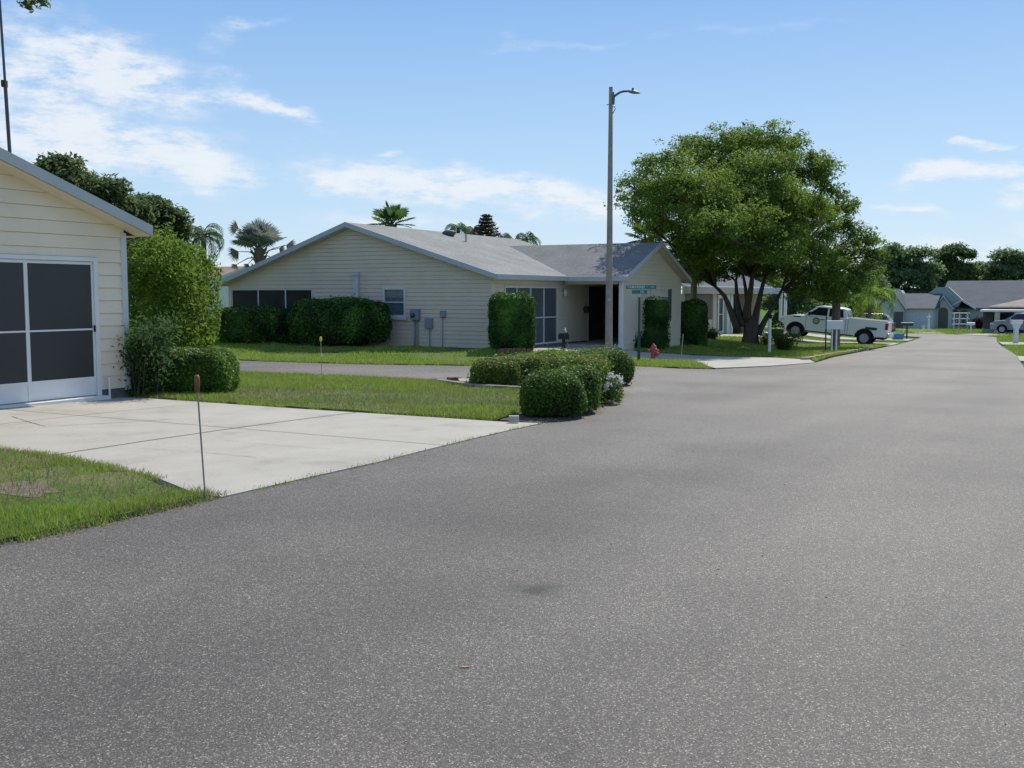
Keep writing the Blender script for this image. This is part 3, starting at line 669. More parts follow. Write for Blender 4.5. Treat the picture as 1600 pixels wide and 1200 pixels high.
# ------------------------------------------------------------------ the beige house across the side street
H2 = {}
def corner_house():
    ug, wf = 31.3, 17.78; wb = 29.95; z0 = -.28; wr = 23.8; zr = 4.25
    e0, e1 = 17.42, 30.2; ez0, ez1 = 2.29, 2.10
    h = thing('house', 'single storey beige house on the corner with grey shingle roof and a projecting porch wing', 'house', (37.5, 23, -.45))
    s0 = (zr - ez0) / (wr - e0); s1 = (zr - ez1) / (e1 - wr)
    top = lambda w: ez0 + s0 * (w - e0) if w < wr else ez1 + s1 * (e1 - w)
    def span(z):
        a, b = wf, wb
        if z + .13 > top(wf): a = e0 + (z + .13 - ez0) / s0
        if z + .13 > top(wb): b = e1 - (z + .13 - ez1) / s1
        return (a, b)
    mpg = lambda s, d, z: (ug - d, s, z)
    # gable wall: lanai screens at the far left, small window, both cut out of the siding
    l0, l1 = at(488, 460, u=ug).y, at(364, 460, u=ug).y; lz = at(430, 452.5, u=ug).z
    w0, w1 = at(631.5, 470, u=ug).y, at(602, 470, u=ug).y; wz1 = at(616, 452.5, u=ug).z; wz0 = at(616, 492, u=ug).z
    siding('gable_siding', SIDE_B, h, mpg, span, z0, zr - .15, .15, [(w0 - .05, w1 + .05, wz0 - .05, wz1 + .05), (l0, l1 + .02, -.05, lz)], .016, brk=[top(wf) - .13, top(wb) - .13])
    g1_, g0_ = at(869, 490, w=wf).x, at(789, 490, w=wf).x; gz1 = at(869, 450.5, w=wf).z; gz0 = -.27
    siding('garage_siding', SIDE_B, h, lambda s, d, z: (s, wf - d, z), lambda z: (ug, 43.8), z0, 2.2, .15, [(g0_ - .05, g1_ + .05, gz0 - .1, gz1 + .05), (at(918.5, 490, w=wf).x - .05, at(968, 490, w=wf).x + .3, -.5, at(940, 448, w=wf).z + .05)], .016)
    m = MB(); m.prism([(ug + .03, wf + .025, -.7), (ug + .03, wb, -.7), (ug + .03, wb, top(wb) - .12), (ug + .03, wr, zr - .2), (ug + .03, wf + .025, top(wf) - .12)], (12.6, 0, 0)); m.build('wall', SIDE_B, h, world=True)
    m = MB(); m.box(ug - .012, ug + .02, wf + .01, wb, -.75, z0 - .002); m.box(ug, 43.9, wf - .012, wf + .02, -.75, z0 - .002); m.build('foundation', FOUND, h, world=True)
    m = MB(); m.box(ug - .03, ug + .05, wf - .03, wf + .05, z0, 2.16); m.build('corner_trim', SIDE_B, h, world=True)
    gable_roof(h, 'u', ug - .33, 44.3, (e0, wr, e1), (ez0, zr, ez1), SHIN, rake=.18, eave_to=44.28, eaves=(0, 1))
    m = MB(); m.box(ug - .33, 36.62, e0 - .035, e0 - .003, ez0 - .17, ez0 - .004); m.build('eave_board', FASCIA, h, world=True)
    m = MB()
    for a, b, c, d in ((wr, zr, e0 + .02, ez0), (wr, zr, e1 - .02, ez1)):
        m.prism([(ug - .32, a, b - .183), (ug - .32, c, d - .183), (ug - .32, c, d - .17), (ug - .32, a, b - .17)], (.35, 0, 0))
    m.box(ug, 36.6, e0 + .02, wf, ez0 - .17, ez0 - .155); m.build('soffit', TRIMG, h, world=True)
    # window in the gable wall
    frame_window(h, mpg, w0, w1, wz0, wz1, rails=((wz0 + wz1) / 2,), fr=.09, sill=True, pane=plain('blind_glass', (.10, .13, .15), .12, .6, var=.3, sc=3))
    # lanai: dark screens between white posts
    m = MB()
    for i, px in enumerate((488, 446.5, 404, 361)):
        y = at(px, 460, u=ug).y; m.box(ug - .03, ug + .03, y - .022, y + .022, -.1, lz)
    m.box(ug - .033, ug + .025, l0, l1, lz - .015, lz + .01); lan = m.build('lanai_frame', TRIMG, h, world=True)
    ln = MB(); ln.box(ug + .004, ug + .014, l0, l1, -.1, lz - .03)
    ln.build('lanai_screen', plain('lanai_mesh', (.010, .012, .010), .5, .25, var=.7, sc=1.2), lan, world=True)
    # vent flue and the power and cable boxes
    f0, f1 = at(562, 445, u=ug).y, at(554, 445, u=ug).y; fz = at(558, 427, u=ug).z
    m = MB(); m.box(ug - .12, ug - .018, f0, f1, z0, fz); m.box(ug - .15, ug - .017, f0 - .03, f1 + .03, fz - .08, fz + .03); m.build('vent_flue', plain('flue_grey', (.50, .53, .55), .5), h, world=True)
    MG = plain('meter_grey', (.22, .25, .29), .5, .4)
    def box(px0, px1, py0, py1, name, d=.13, pipes=(), dial=False):
        a = at(px1, (py0 + py1) / 2, u=ug).y; b = at(px0, (py0 + py1) / 2, u=ug).y; zt = at(px0, py0, u=ug - d).z; zb = at(px0, py1, u=ug - d).z
        m = MB(); m.box(ug - d, ug - .016, a, b, zb, zt); o = m.build(name, MG, h, world=True, bevel=.012)
        for px, r in pipes:
            y = at(px, py1, u=ug).y; p = MB(); p.tube([(ug - .06, y, zb + .01), (ug - .06, y, -.55)], r, 8); p.build('conduit', MG, o, world=True, smooth=True)
        if dial:
            p = MB(); p.lathe([(0, ug - d - .09), (.07, ug - d - .08), (.085, ug - d), (.0, ug - d)], (0, (a + b) / 2 + .04, zb + (zt - zb) * .42), 16, 'x'); p.build('meter_dial', GLASS, o, world=True, smooth=True)
    box(644, 657.5, 482.5, 500, 'electric_meter', .16, ((649.5, .035), (654, .018)), True)
    box(666, 677, 497, 513, 'cable_box', .12, ((672.5, .018),))
    box(689.5, 697.5, 485.5, 496, 'phone_box', .1, ((692.5, .014),))
    # screened garage door facing the road
    zc = at(869, 495, w=wf).z
    mids = [at(p, 490, w=wf).x for p in (806.8, 828.5, 849.2)]
    mf = lambda s, d, z: (s, wf - d, z)
    frame_window(h, mf, g0_, g1_, gz0 + .05, gz1, mids=mids, rails=(zc,), fr=.055, pane=plain('garage_screen', (.075, .088, .098), .45, .4, var=.2, sc=.8), name='garage_door')
    q = at(878, 458, w=wf); m = MB(); m.box(q.x - .05, q.x + .05, wf - .05, wf - .018, q.z - .12, q.z + .06); m.tube([(q.x, wf - .05, q.z), (q.x, wf - .14, q.z + .07)], .014, 6)
    wl = m.build('wall_lantern', TRIMG, h, world=True); m = MB(); m.lathe([(.02, q.z - .13), (.07, q.z - .06), (.085, q.z + .08), (.02, q.z + .16)], (q.x, wf - .15, 0), 8); m.build('lamp_glass', plain('frosted', (.55, .58, .56), .3), wl, world=True)
    # the wing: porch with a column, gable wall towards the road
    wg = 15.3; a0, a1 = 36.95, 43.75; ur = 40.35; rzr = 3.72; re = 2.27; oe = .37
    def wtop(u): return re + (rzr - re) / (ur - a0 + oe) * (u - a0 + oe) if u < ur else re + (rzr - re) / (a1 + oe - ur) * (a1 + oe - u)
    def spw(z):
        a, b = a0 + .1, a1
        if z + .13 > wtop(a): a = a0 - oe + (z + .13 - re) * (ur - a0 + oe) / (rzr - re)
        if z + .13 > wtop(b): b = a1 + oe - (z + .13 - re) * (a1 + oe - ur) / (rzr - re)
        return (a, b)
    x0, x1 = at(1009, 460, w=wg).x, at(1044.5, 460, w=wg).x; z1_, z0_ = at(1040, 451.5, w=wg).z, .55
    siding('wing_siding', SIDE_B, h, lambda s, d, z: (s, wg - d, z), spw, -.32, rzr - .12, .15, [(x0, x1, z0_, z1_)], .016, brk=[wtop(a0 + .1) - .13, wtop(a1) - .13])
    # wing core walls: front panel and far side, the porch stays open behind the column
    m = MB(); m.prism([(a0 + .12, wg + .01, -.8), (a1, wg + .01, -.8), (a1, wg + .01, wtop(a1) - .12), (ur, wg + .01, rzr - .15), (a0 + .12, wg + .01, wtop(a0 + .12) - .12)], (0, .1, 0))
    m.box(a1 - .1, a1, wg + .12, 17.76, -.8, 2.1); m.build('wing_wall', SIDE_B, h, world=True)
    m = MB(); m.box(a0 - .012, a0 + .1, wg + .13, 17.7, 1.99, 2.2); m.build('porch_beam', SIDE_B, h, world=True)
    m = MB(); m.box(a0 - .03, a0 + .10, wg - .04, wg + .1, -.42, 2.12); m.box(a0 - .05, a0 + .12, wg - .06, wg + .12, -.45, -.32); m.build('porch_column', WHITE, h, world=True, bevel=.006)
    m = MB(); m.box(a0, a1 - .12, wg + .12, 17.75, 2.12, 2.16); m.build('porch_ceiling', SIDE_B, h, world=True)
    m = MB(); m.box(a0 - .05, a1 - .11, wg + .12, 17.75, -.7, -.36); m.build('porch_floor', CONC, h, world=True)
    gable_roof(h, 'w', wg - .33, 22.4, (a0 - oe, ur, a1 + oe), (re, rzr, re), SHINX, rake=.18, ends=(1, 0), eave_to=17.40)
    m = MB()
    for a, b, c, d in ((ur, rzr, a0 - oe + .02, re), (ur, rzr, a1 + oe - .02, re)):
        m.prism([(a, wg - .32, b - .183), (c, wg - .32, d - .183), (c, wg - .32, d - .17), (a, wg - .32, b - .17)], (0, .34, 0))
    m.build('wing_soffit', SIDE_B, h, world=True)
    # window of the wing: pale blind and one dark shutter leaf
    wn = frame_window(h, lambda s, d, z: (s, wg - d, z), x0 + .03, x1 - .03, z0_ + .03, z1_ - .03, mids=(x0 + .55,), rails=(1.2,), fr=.05, pane=plain('pale_blind', (.40, .42, .42), .4, .3, var=.25, sc=4))
    q0, q1 = at(1043.5, 460, w=wg).x + .03, at(1047.5, 460, w=wg).x + .03; m = MB(); m.box(q0, q1, wg - .05, wg - .02, .5, z1_); m.build('shutter', plain('dark_green_shutter', (.035, .06, .045), .5), h, world=True)
    # entry: dark double screen door in the recessed wall
    dx0, dx1 = at(918.5, 490, w=wf).x, at(968, 490, w=wf).x + .25; dz1 = at(940, 448, w=wf).z
    dr = frame_window(h, mf, dx0, dx1, -.33, dz1, mids=((dx0 + dx1) / 2,), fr=.06, pane=plain('door_screen', (.028, .027, .032), .5, .3, var=.3), name='entry_door', fmat=SIDE_B)
    m = MB(); m.box(dx0 - 1.0, dx0 - .08, wf - .028, wf - .017, -.3, 2.1); m.build('flat_panel', SIDE_B, h, world=True)
    # roof vents
    for px, py in ((702, 366),):
        p = at(px, py, w=23.2); zz = top(23.2); m = MB(); m.lathe([(.0, zz + .22), (.2, zz + .20), (.30, zz + .13), (.28, zz + .08), (.19, zz - .04), (0, zz - .04)], (p.x, 23.2, 0), 16); m.build('roof_vent', plain('vent_dark', (.10, .11, .12), .6, .3), h, world=True, smooth=True)
    p = at(728, 372, w=22.2); zz = top(22.2); m = MB(); m.tube([(p.x, 22.2, zz - .05), (p.x, 22.2, zz + .32)], .045, 10); m.build('vent_pipe', STEEL, h, world=True)
    H2.update(top=top, ug=ug, wf=wf, wg=wg)
corner_house()

# ------------------------------------------------------------------ house beyond the big tree, with an open carport
def carport_house():
    w = 19.6; A = lambda px, py: at(px, py, w=w)
    CRM = plain('cream_stucco', (.50, .45, .36), .8, .1, var=.06)
    ua, ub = A(1066, 490).x, A(1181, 490).x; zb = A(1100, 449).z; zs = A(1100, 459).z; zg = G(60, w) - .2
    h = thing('house', 'low cream flat-fronted house behind the big tree with white door posts and carport', 'house', ((ua + ub) / 2, 24, zg))
    p1, p2 = A(1113, 490).x, A(1119, 490).x
    m = MB(); m.box(ua, ub + 6, w - .35, w + .02, zs, zb); m.build('flat_fascia', CRM, h, world=True)
    m = MB(); m.box(ua, ub + 6, w - .37, w + .03, zb + .002, zb + .05); m.build('drip_edge', WHITE, h, world=True)
    m = MB(); m.box(ua, p1 - .02, w, w + .2, zg, A(1100, 500).z); m.box(p1 - .018, p2, w - .05, w + .2, zg, zs - .003); m.box(ua, ua + .4, w + .003, w + .2, A(1100, 500).z, zs); m.box(ua, ub, w + 3, w + 9, zg, zs); m.build('wall', CRM, h, world=True)
    m = MB(); m.box(ua + .4, p1 - .02, w + .06, w + .1, A(1100, 500).z, zs); m.build('porch_screen', plain('brown_screen', (.13, .115, .105), .6, .2), h, world=True)
    for x0, x1, y0, y1 in ((1122, 1135, 464, 524),):
        frame_window(h, lambda s, d, z: (s, w + .1 - d, z), A(1125, 490).x, A(1131, 490).x, zg + .35, A(1128, 466).z, rails=(A(1128, 491).z,), fr=.22, name='screen_door', fmat=WHITE, pane=plain('green_glass', (.04, .065, .065), .2))
    m = MB()
    for a, b in ((1136, 1140.5), (1142, 1145.5)): m.box(A(a, 490).x, A(b, 490).x, w + .0, w + .2, zg, zs - .004)
    m.build('door_post', WHITE, h, world=True)
    m = MB(); m.box(A(1146, 490).x, ub + 3, w + 1.2, w + 1.25, zg, zs); m.build('shade_panel', DARK, h, world=True)  # dark sheet stands in for the shade inside the garage opening
    gable_roof(h, 'u', ua + .3, ub + 4, (w - .1, w + 5.5, w + 11), (zb + .1, at(1090, 402, w=w + 5.5).z, zb + .1), SHING_L, fas=TRIMG)
    # carport towards the truck
    c0 = at(1183, 455, w=w).x; cw = 17.2; e = at(1221, 480, w=cw).x
    zt = at(1217, 450.5, w=cw).z; m = MB(); m.box(c0 - 2.0, e + .2, cw - .1, w + 3, zt - .28, zt); m.build('carport_roof', WHITE, h, world=True)
    m = MB()
    for uu in (e, c0 - 1.5): m.box(uu - .09, uu + .09, cw - .04, cw + .14, G(uu, cw) - .1, zt - .284)
    m.build('carport_post', WHITE, h, world=True)
    m = MB(); m.box(ub, ub + .1, w - .3, w + 3, zg, zt - .3); m.build('carport_wall', SIDE_B, h, world=True)
carport_house()

# ------------------------------------------------------------------ brown roofed neighbour behind the corner house
def brown_house():
    Y = 62; a = at(300, 440, Y=Y); zt = at(380, 416, Y=Y + 3).z; ze = at(340, 444, Y=Y - 3).z; b = at(384, 416, Y=Y + 2)
    h = thing('house', 'neighbouring house with a brown shingle roof showing past the beige gable', 'house', (a.x + 5, a.y + 5, G(55, 40)))
    u1 = 60.; w0 = at(342, 445, u=52.0).y
    # ridge along the street, hip facing the road
    ur = 52.0; c = at(343, 442, u=ur); 
    wr = at(383, 416, u=ur + 4).y; zr = at(383, 416, u=ur + 4).z
    gable_roof(h, 'w', wr, wr + 14, (ur - .3, ur + 4, ur + 9), (c.z - .05, zr, c.z - .05), SHIN_B, fas=TRIMG)
    m = MB(); m.box(ur, ur + 8.5, wr + .3, wr + 13.5, -1.1, c.z - .1); m.build('wall', WHITE, h, world=True)
    m = MB(); m.prism([(ur + .05, wr + .28, c.z - .12), (ur + 8.4, wr + .28, c.z - .12), (ur + 4, wr + .28, zr - .15)], (0, .15, 0)); m.build('gable_panel', WHITE, h, world=True)
    m = MB(); q = at(345, 425, u=ur + 2.5); m.tube([(q.x, q.y, q.z - .3), (q.x, q.y, q.z + .25)], .07, 8); m.build('vent_pipe', FOUND, h, world=True)
brown_house()

# ------------------------------------------------------------------ houses at the end of the road
GREY_W = plain('pale_grey_stucco', (.40, .46, .45), .75, .2, var=.05)
def hip(m, x0, x1, y0, y1, ze, zr, rx=None, t=.12):
    """hip roof over a rectangle, ridge along the longer side"""
    if (y1 - y0) > (x1 - x0): k = (x1 - x0) / 2; r = [((x0 + x1) / 2, y0 + k, zr), ((x0 + x1) / 2, y1 - k, zr)]
    else: k = (y1 - y0) / 2; r = [(x0 + k, (y0 + y1) / 2, zr), (x1 - k, (y0 + y1) / 2, zr)]
    v = [(x0, y0, ze), (x1, y0, ze), (x1, y1, ze), (x0, y1, ze)] + r + [(x0, y0, ze - t), (x1, y0, ze - t), (x1, y1, ze - t), (x0, y1, ze - t)]
    if (y1 - y0) > (x1 - x0): f = [(0, 1, 4), (1, 2, 5, 4), (2, 3, 5), (3, 0, 4, 5)]
    else: f = [(0, 1, 5, 4), (1, 2, 5), (2, 3, 4, 5), (3, 0, 4)]
    f += [(0, 6, 7, 1), (1, 7, 8, 2), (2, 8, 9, 3), (3, 9, 6, 0), (6, 9, 8, 7)]
    m.add(v, f)
def far_house():
    uf = 124.; zg = G(uf) - .2; ze = at(1530, 481, u=uf).z
    h = thing('house', 'grey shingle roofed house with arched windows at the far end of the road', 'house', (uf + 5, 8, zg))
    wl = at(1464, 490, u=uf).y; wr_ = -14.
    m = MB(); m.box(uf, uf + 12, wr_, wl, zg, ze); m.build('wall', GREY_W, h, world=True)
    zr = at(1530, 438.5, u=uf + 8).z; pk = at(1481, 438.5, u=uf + 8).y
    m = MB(); e = .4
    v = [(uf - e, wr_ - e, ze), (uf - e, wl + .2, ze), (uf + 16.5, wl + .2, ze), (uf + 16.5, wr_ - e, ze), (uf + 8, wr_ + 6, zr), (uf + 8, pk, zr)]
    v += [(p[0], p[1], p[2] - .15) for p in v[:4]]
    m.add(v, [(0, 1, 5, 4), (1, 2, 5), (2, 3, 4, 5), (3, 0, 4), (0, 6, 7, 1), (1, 7, 8, 2), (2, 8, 9, 3), (3, 9, 6, 0), (6, 9, 8, 7)])
    m.build('roof', SHING_L, h, world=True)
    # small gabled entry with an arch, its shade painted as a dark flat panel
    g = at(1474, 480, u=uf - 2); zt = at(1474, 462, u=uf - 2).z
    gable_roof(h, 'u', uf - 2.2, uf + 5, (g.y - 1.0, g.y + .0, g.y + 1.0), (ze + .0, zt, ze + .0), SHING_L, fas=TRIMG)
    m = MB(); m.prism([(uf - 1.9, g.y - .85, zg), (uf - 1.9, g.y + .85, zg), (uf - 1.9, g.y + .85, ze - .02), (uf - 1.9, g.y, zt - .2), (uf - 1.9, g.y - .85, ze - .02)], (1.8, 0, 0)); m.build('entry_wall', TRIMG, h, world=True)
    m = MB(); m.prism([(uf - 1.93, g.y + .5 * math.cos(t), ze - .45 + .5 * math.sin(t)) for t in np.linspace(0, math.pi, 9)] + [(uf - 1.93, g.y - .5, zg), (uf - 1.93, g.y + .5, zg)], (.02, 0, 0)); m.build('arch_shade_panel', plain('arch_shade', (.12, .14, .10), .7), h, world=True)
    g2 = at(1502, 480, u=uf - 1); zt2 = at(1502, 468, u=uf - 1).z
    gable_roof(h, 'u', uf - 1.2, uf + 3, (g2.y - 1.4, g2.y, g2.y + 1.4), (ze + .0, zt2, ze + .0), SHING_L, fas=TRIMG)
    for px in (1491, 1506):
        c = at(px, 495, u=uf); m = MB(); m.prism([(uf - .03, c.y + .55 * math.cos(t), ze - .75 + .5 * math.sin(t)) for t in np.linspace(0, math.pi, 9)] + [(uf - .03, c.y - .55, zg + .5), (uf - .03, c.y + .55, zg + .5)], (.02, 0, 0))
        w = m.build('window', plain('far_glass', (.07, .09, .12), .15), h, world=True)
    # pale flat panel over the link roof
    q = [at(px, py, u=uf - 1.0) for px, py in ((1449, 459.5), (1463, 449), (1482, 448.5), (1504, 469), (1496, 480), (1466, 480))]
    m = MB(); m.prism([tuple(p) for p in q], (1.2, 0, 0)); m.build('gable_panel', plain('panel_pale', (.30, .34, .35), .7), h, world=True)
    # garage wing on the left, gable towards the viewer
    ua = 117.; gw = at(1394, 470, u=ua).y; g0_, g1_ = at(1415.5, 480, u=ua).y, at(1368, 480, u=ua).y; zz = at(1394, 451, u=ua).z; zw = at(1416, 482, u=ua).z
    gable_roof(h, 'u', ua - .3, ua + 5, (g0_, gw, g1_), (zw + .05, zz, zw + .05), SHING_L, fas=FASCIA)
    m = MB(); m.prism([(ua, g0_ + .2, zg), (ua, g1_ - .2, zg), (ua, g1_ - .2, zw - .05), (ua, gw, zz - .15), (ua, g0_ + .2, zw - .05)], (8, 0, 0)); m.build('garage_wall', GREY_W, h, world=True)
    a, b = at(1411.5, 490, u=ua).y, at(1396, 490, u=ua).y; m = MB(); m.box(ua - .03, ua - .005, a, b, zg, at(1405, 487, u=ua).z); m.build('garage_door', plain('garage_dark', (.08, .08, .075), .6), h, world=True)
    m = MB(); m.box(ua + .8, ua + 8, wl - .2, g0_ + .25, zg, zw - .05); m.build('link_wall', plain('blue_grey_siding', (.42, .49, .51), .6), h, world=True)
    zk = at(1430, 458.5, u=ua + 6).z
    m = MB(); m.prism([(ua + .3, wl - .5, zw), (ua + 6, wl - .5, zk), (ua + 12, wl - .5, zw)], (0, g0_ - wl + 4.5, 0)); m.build('link_roof', SHING_L, h, world=True)
far_house()
def screened_house():
    uf = 101.; zg = G(uf) - .1; yL = at(1536, 495, u=uf).y; ze = at(1570, 479, u=uf).z; zl = at(1570, 485, u=uf - 3).z
    CR = plain('far_cream', (.46, .43, .34), .7)
    h = thing('house', 'tan hip roofed house with dark screened porch and square columns', 'house', (uf + 4, yL - 6, zg))
    m = MB(); m.box(uf + .5, uf + 10, -10, yL - .3, zg, ze); m.build('wall', CR, h, world=True)
    m = MB(); hip(m, uf - .3, uf + 11, -11, at(1543, 478, u=uf).y, ze, at(1582, 455, u=uf + 5).z); m.build('roof', SHIN_T, h, world=True)
    m = MB(); m.box(uf - 3.4, uf + .4, -10, at(1532, 485, u=uf - 3).y, zl - .12, zl + .05); m.build('porch_roof', WHITE, h, world=True)
    m = MB(); a = at(1536, 495, u=uf - .5).y; b = at(1552, 495, u=uf - .5).y; m.box(uf - .5, uf + .4, b, a, zg, zl - .13); m.build('porch_screen', plain('far_screen', (.085, .095, .10), .5, var=.3, sc=2), h, world=True)
    m = MB(); m.box(uf - .55, uf + .4, b - .02, a + .05, zg, zg + .45); m.build('kick_wall', GREY_W, h, world=True)
    for p in (1558, 1589, 1605):
        y = at(p, 500, u=uf - 3.1).y; m = MB(); m.box(uf - 3.3, uf - 2.9, y - .2, y + .2, zg, zl - .13); m.build('column', CR, h, world=True)
    m = MB(); m.box(uf + .3, uf + .45, -6, b - .1, zg, zl - .3); m.build('shade_panel', plain('far_opening_shade', (.05, .045, .045), .6, var=.4, sc=2), h, world=True)  # dark panel paints the shade of the opening under the porch roof
    q0, q1 = at(1571, 475, u=uf).y, at(1600, 475, u=uf).y
screened_house()

# ------------------------------------------------------------------ plants
def leaf_quads(Pn, Nn, size, asp, rng, droop=0.):
    n = len(Pn); t = rng.normal(size=(n, 3)); t[:, 2] -= droop; t -= Nn * np.sum(t * Nn, 1, keepdims=True); t /= np.linalg.norm(t, axis=1, keepdims=True) + 1e-9
    b = np.cross(Nn, t); s = (size * (.65 + .7 * rng.random(n)))[:, None]; V = np.empty((n, 4, 3))
    c = Nn * s * .12
    V[:, 0] = Pn - t * s * .5; V[:, 1] = Pn + b * s * asp * .5 + c; V[:, 2] = Pn + t * s * .5; V[:, 3] = Pn - b * s * asp * .5 + c
    return V
def unit(n, rng): d = rng.normal(size=(n, 3)); return d / np.linalg.norm(d, axis=1, keepdims=True)
def hedge_leaves(c, ax, n, size, rng, e=4., rot=0., lump=.06, depth=.10, asp=.55, flat=.6, seed=0, sprig=0.):
    """leaves over a clipped, rounded block (half sizes ax, centre c); returns quads and the inner core"""
    a = np.array(ax, float); ar = np.array([a[1]*a[2], a[1]*a[2], a[0]*a[2], a[0]*a[2], a[0]*a[1]]); k = rng.choice(5, n, p=ar / ar.sum())
    p = rng.uniform(-1, 1, (n, 3)); p[k == 0, 0] = 1; p[k == 1, 0] = -1; p[k == 2, 1] = 1; p[k == 3, 1] = -1; p[k == 4, 2] = 1
    r = (np.abs(p) ** e).sum(1) ** (-1 / e); q = p * r[:, None]
    nr = np.sign(q) * np.abs(q) ** (e - 1) / a; nr /= np.linalg.norm(nr, axis=1, keepdims=True)
    ph = np.random.default_rng(seed).uniform(0, 6, 6)
    w = q * a
    bump_ = lambda w: 1 + lump * (np.sin(w[:, 0] * 3.1 + ph[0]) * np.sin(w[:, 1] * 2.7 + ph[1]) + .6 * np.sin(w[:, 0] * 6.3 + ph[2]) * np.cos(w[:, 2] * 5.7 + ph[3]) + .5 * np.sin(w[:, 1] * 9 + w[:, 2] * 7 + ph[4]))
    w = w * bump_(w)[:, None] - nr * (rng.random(n) ** 2 * depth)[:, None]
    if sprig > 0: kk = rng.random(n) < .05; w[kk] += nr[kk] * (rng.random(kk.sum()) * sprig)[:, None]
    nn = nr * flat + unit(n, rng) * (1.25 - flat); nn[:, 2] += .25; nn /= np.linalg.norm(nn, axis=1, keepdims=True)
    V = leaf_quads(w, nn, size, asp, rng)
    m = MB(); nu, nv = 20, 12; vs = []
    for i in range(nv + 1):
        for j in range(nu):
            th = math.pi * i / nv; f = 2 * math.pi * j / nu
            d = np.array([[math.sin(th) * math.cos(f), math.sin(th) * math.sin(f), math.cos(th)]]); mx = np.abs(d).max(); d = d / mx
            r = (np.abs(d) ** e).sum() ** (-1 / e); w_ = d * r * a; w_ = w_ * bump_(w_) * 1.0; L_ = np.linalg.norm(w_); w_ = w_ * max(.3, (L_ - depth * .95) / L_); vs.append(w_[0])
    vs = np.array(vs); m.f = [(i*nu+j, (i+1)*nu+j, (i+1)*nu+(j+1) % nu, i*nu+(j+1) % nu) for i in range(nv) for j in range(nu)]
    cr, sr = math.cos(rot), math.sin(rot); Rm = np.array([[cr, -sr, 0], [sr, cr, 0], [0, 0, 1]])
    V = V.reshape(-1, 3) @ Rm.T + np.array(c); m.v = [tuple(x) for x in (vs @ Rm.T + np.array(c))]
    return V.reshape(-1, 4, 3), m
HEDGE_DK = foliage('hedge_dark', [(.011, .027, .009), (.028, .066, .015), (.062, .14, .025), (.13, .26, .045)], .10, .38, 1.2, spec=.45)
HEDGE_MD = foliage('hedge_mid', [(.022, .045, .012), (.052, .105, .02), (.10, .19, .03), (.19, .31, .05)], .14, .35, 1.2, spec=.5)
HEDGE_YL = foliage('hedge_yellow', [(.05, .075, .02), (.085, .13, .025), (.15, .22, .035), (.27, .32, .06)], .16, .38, 1.2, spec=.45)
BUSH_LT = foliage('bush_light', [(.018, .038, .010), (.042, .082, .014), (.085, .155, .022), (.18, .27, .04)], .42, .4, .8, spec=.35)
FERN2 = foliage('feathery_light', [(.025, .055, .02), (.05, .105, .035), (.09, .16, .055)], .35, .5, 1.)
FERN = foliage('feathery_leaves', [(.02, .045, .02), (.035, .075, .03), (.06, .12, .045)], .3, .5, 1.)
TREE_G = foliage('tree_leaves', [(.030, .062, .018), (.068, .135, .028), (.115, .20, .036), (.175, .27, .046), (.24, .31, .07)], .42, .42, .35, tcol=(.28, .40, .05), spec=.35)
OAK_G = foliage('oak_leaves', [(.04, .065, .032), (.07, .105, .045), (.10, .145, .055), (.14, .19, .075)], .4, .5, .3)
FAR_G = foliage('far_leaves', [(.07, .11, .06), (.11, .16, .08), (.15, .215, .10), (.20, .27, .12)], .45, .6, .12)
FAR_L = foliage('far_light_leaves', [(.07, .11, .05), (.12, .17, .07), (.18, .25, .09)], .4, .6, .12)
PALM_G = foliage('palm_fronds', [(.025, .055, .022), (.05, .10, .03), (.09, .16, .045)], .35, .4, .6, spec=.5)
PALM_Y = foliage('young_palm_fronds', [(.06, .12, .02), (.12, .21, .03), (.22, .30, .05)], .45, .4, .6)
PALM_S = foliage('silver_fronds', [(.13, .15, .13), (.21, .24, .205), (.31, .34, .29)], .2, .5, .8)
DEADP = foliage('dead_fronds', [(.10, .065, .035), (.17, .11, .06), (.24, .16, .09)], .2, .7, 1.)
PINE_R = foliage('rusty_needles', [(.035, .028, .018), (.075, .055, .03), (.10, .08, .045)], .15, .7, .8)

def hedge(name, label, cat, blocks, mat, size, dens, group=None, depth=.1, e=4., lump=.05, flat=.6, seed=1, asp=.55, sprig=.05):
    """blocks: list of (centre, half sizes, turn) in world space, all one clipped plant"""
    rng = np.random.default_rng(seed); Vs = []; ex = MB()
    for i, (c, a, rot) in enumerate(blocks):
        area = 4 * (a[0] * a[2] + a[1] * a[2]) * 2 / 2 + 4 * a[0] * a[1]
        V, m = hedge_leaves(c, a, int(dens * area), size, rng, e, rot, lump, depth, asp, flat, seed + i, sprig)
        Vs.append(V); ex.add(m.v, m.f)
    V = np.concatenate(Vs); k = V[:, :, 2].min(1) > G(c[0], c[1]) - .02; V = V[k]
    o = np_mesh(name, V, 4, mat, None, ex); base(o, (c[0], c[1], G(c[0], c[1]))); return tag(o, label, cat, group)
def pxblock(px0, px1, py0, py1, depth_m, gy=None, turn=0., front=None):
    """block standing where its foot (px, gy) meets the ground, as wide and high as in the picture"""
    f = at((px0 + px1) / 2, gy or py1); Yd = f.x * CF[0] + f.y * CF[1]
    c = at((px0 + px1) / 2, 460, Y=Yd + depth_m / 2)
    Yc = Yd + depth_m / 2; hw = (px1 - px0) / 2 / FPX * Yc
    top = at((px0 + px1) / 2, py0, Y=Yc).z; bot = G(f.x, f.y) - .05
    return ((c.x, c.y, (top + bot) / 2), (depth_m / 2, hw, (top - bot) / 2), HEAD + turn)

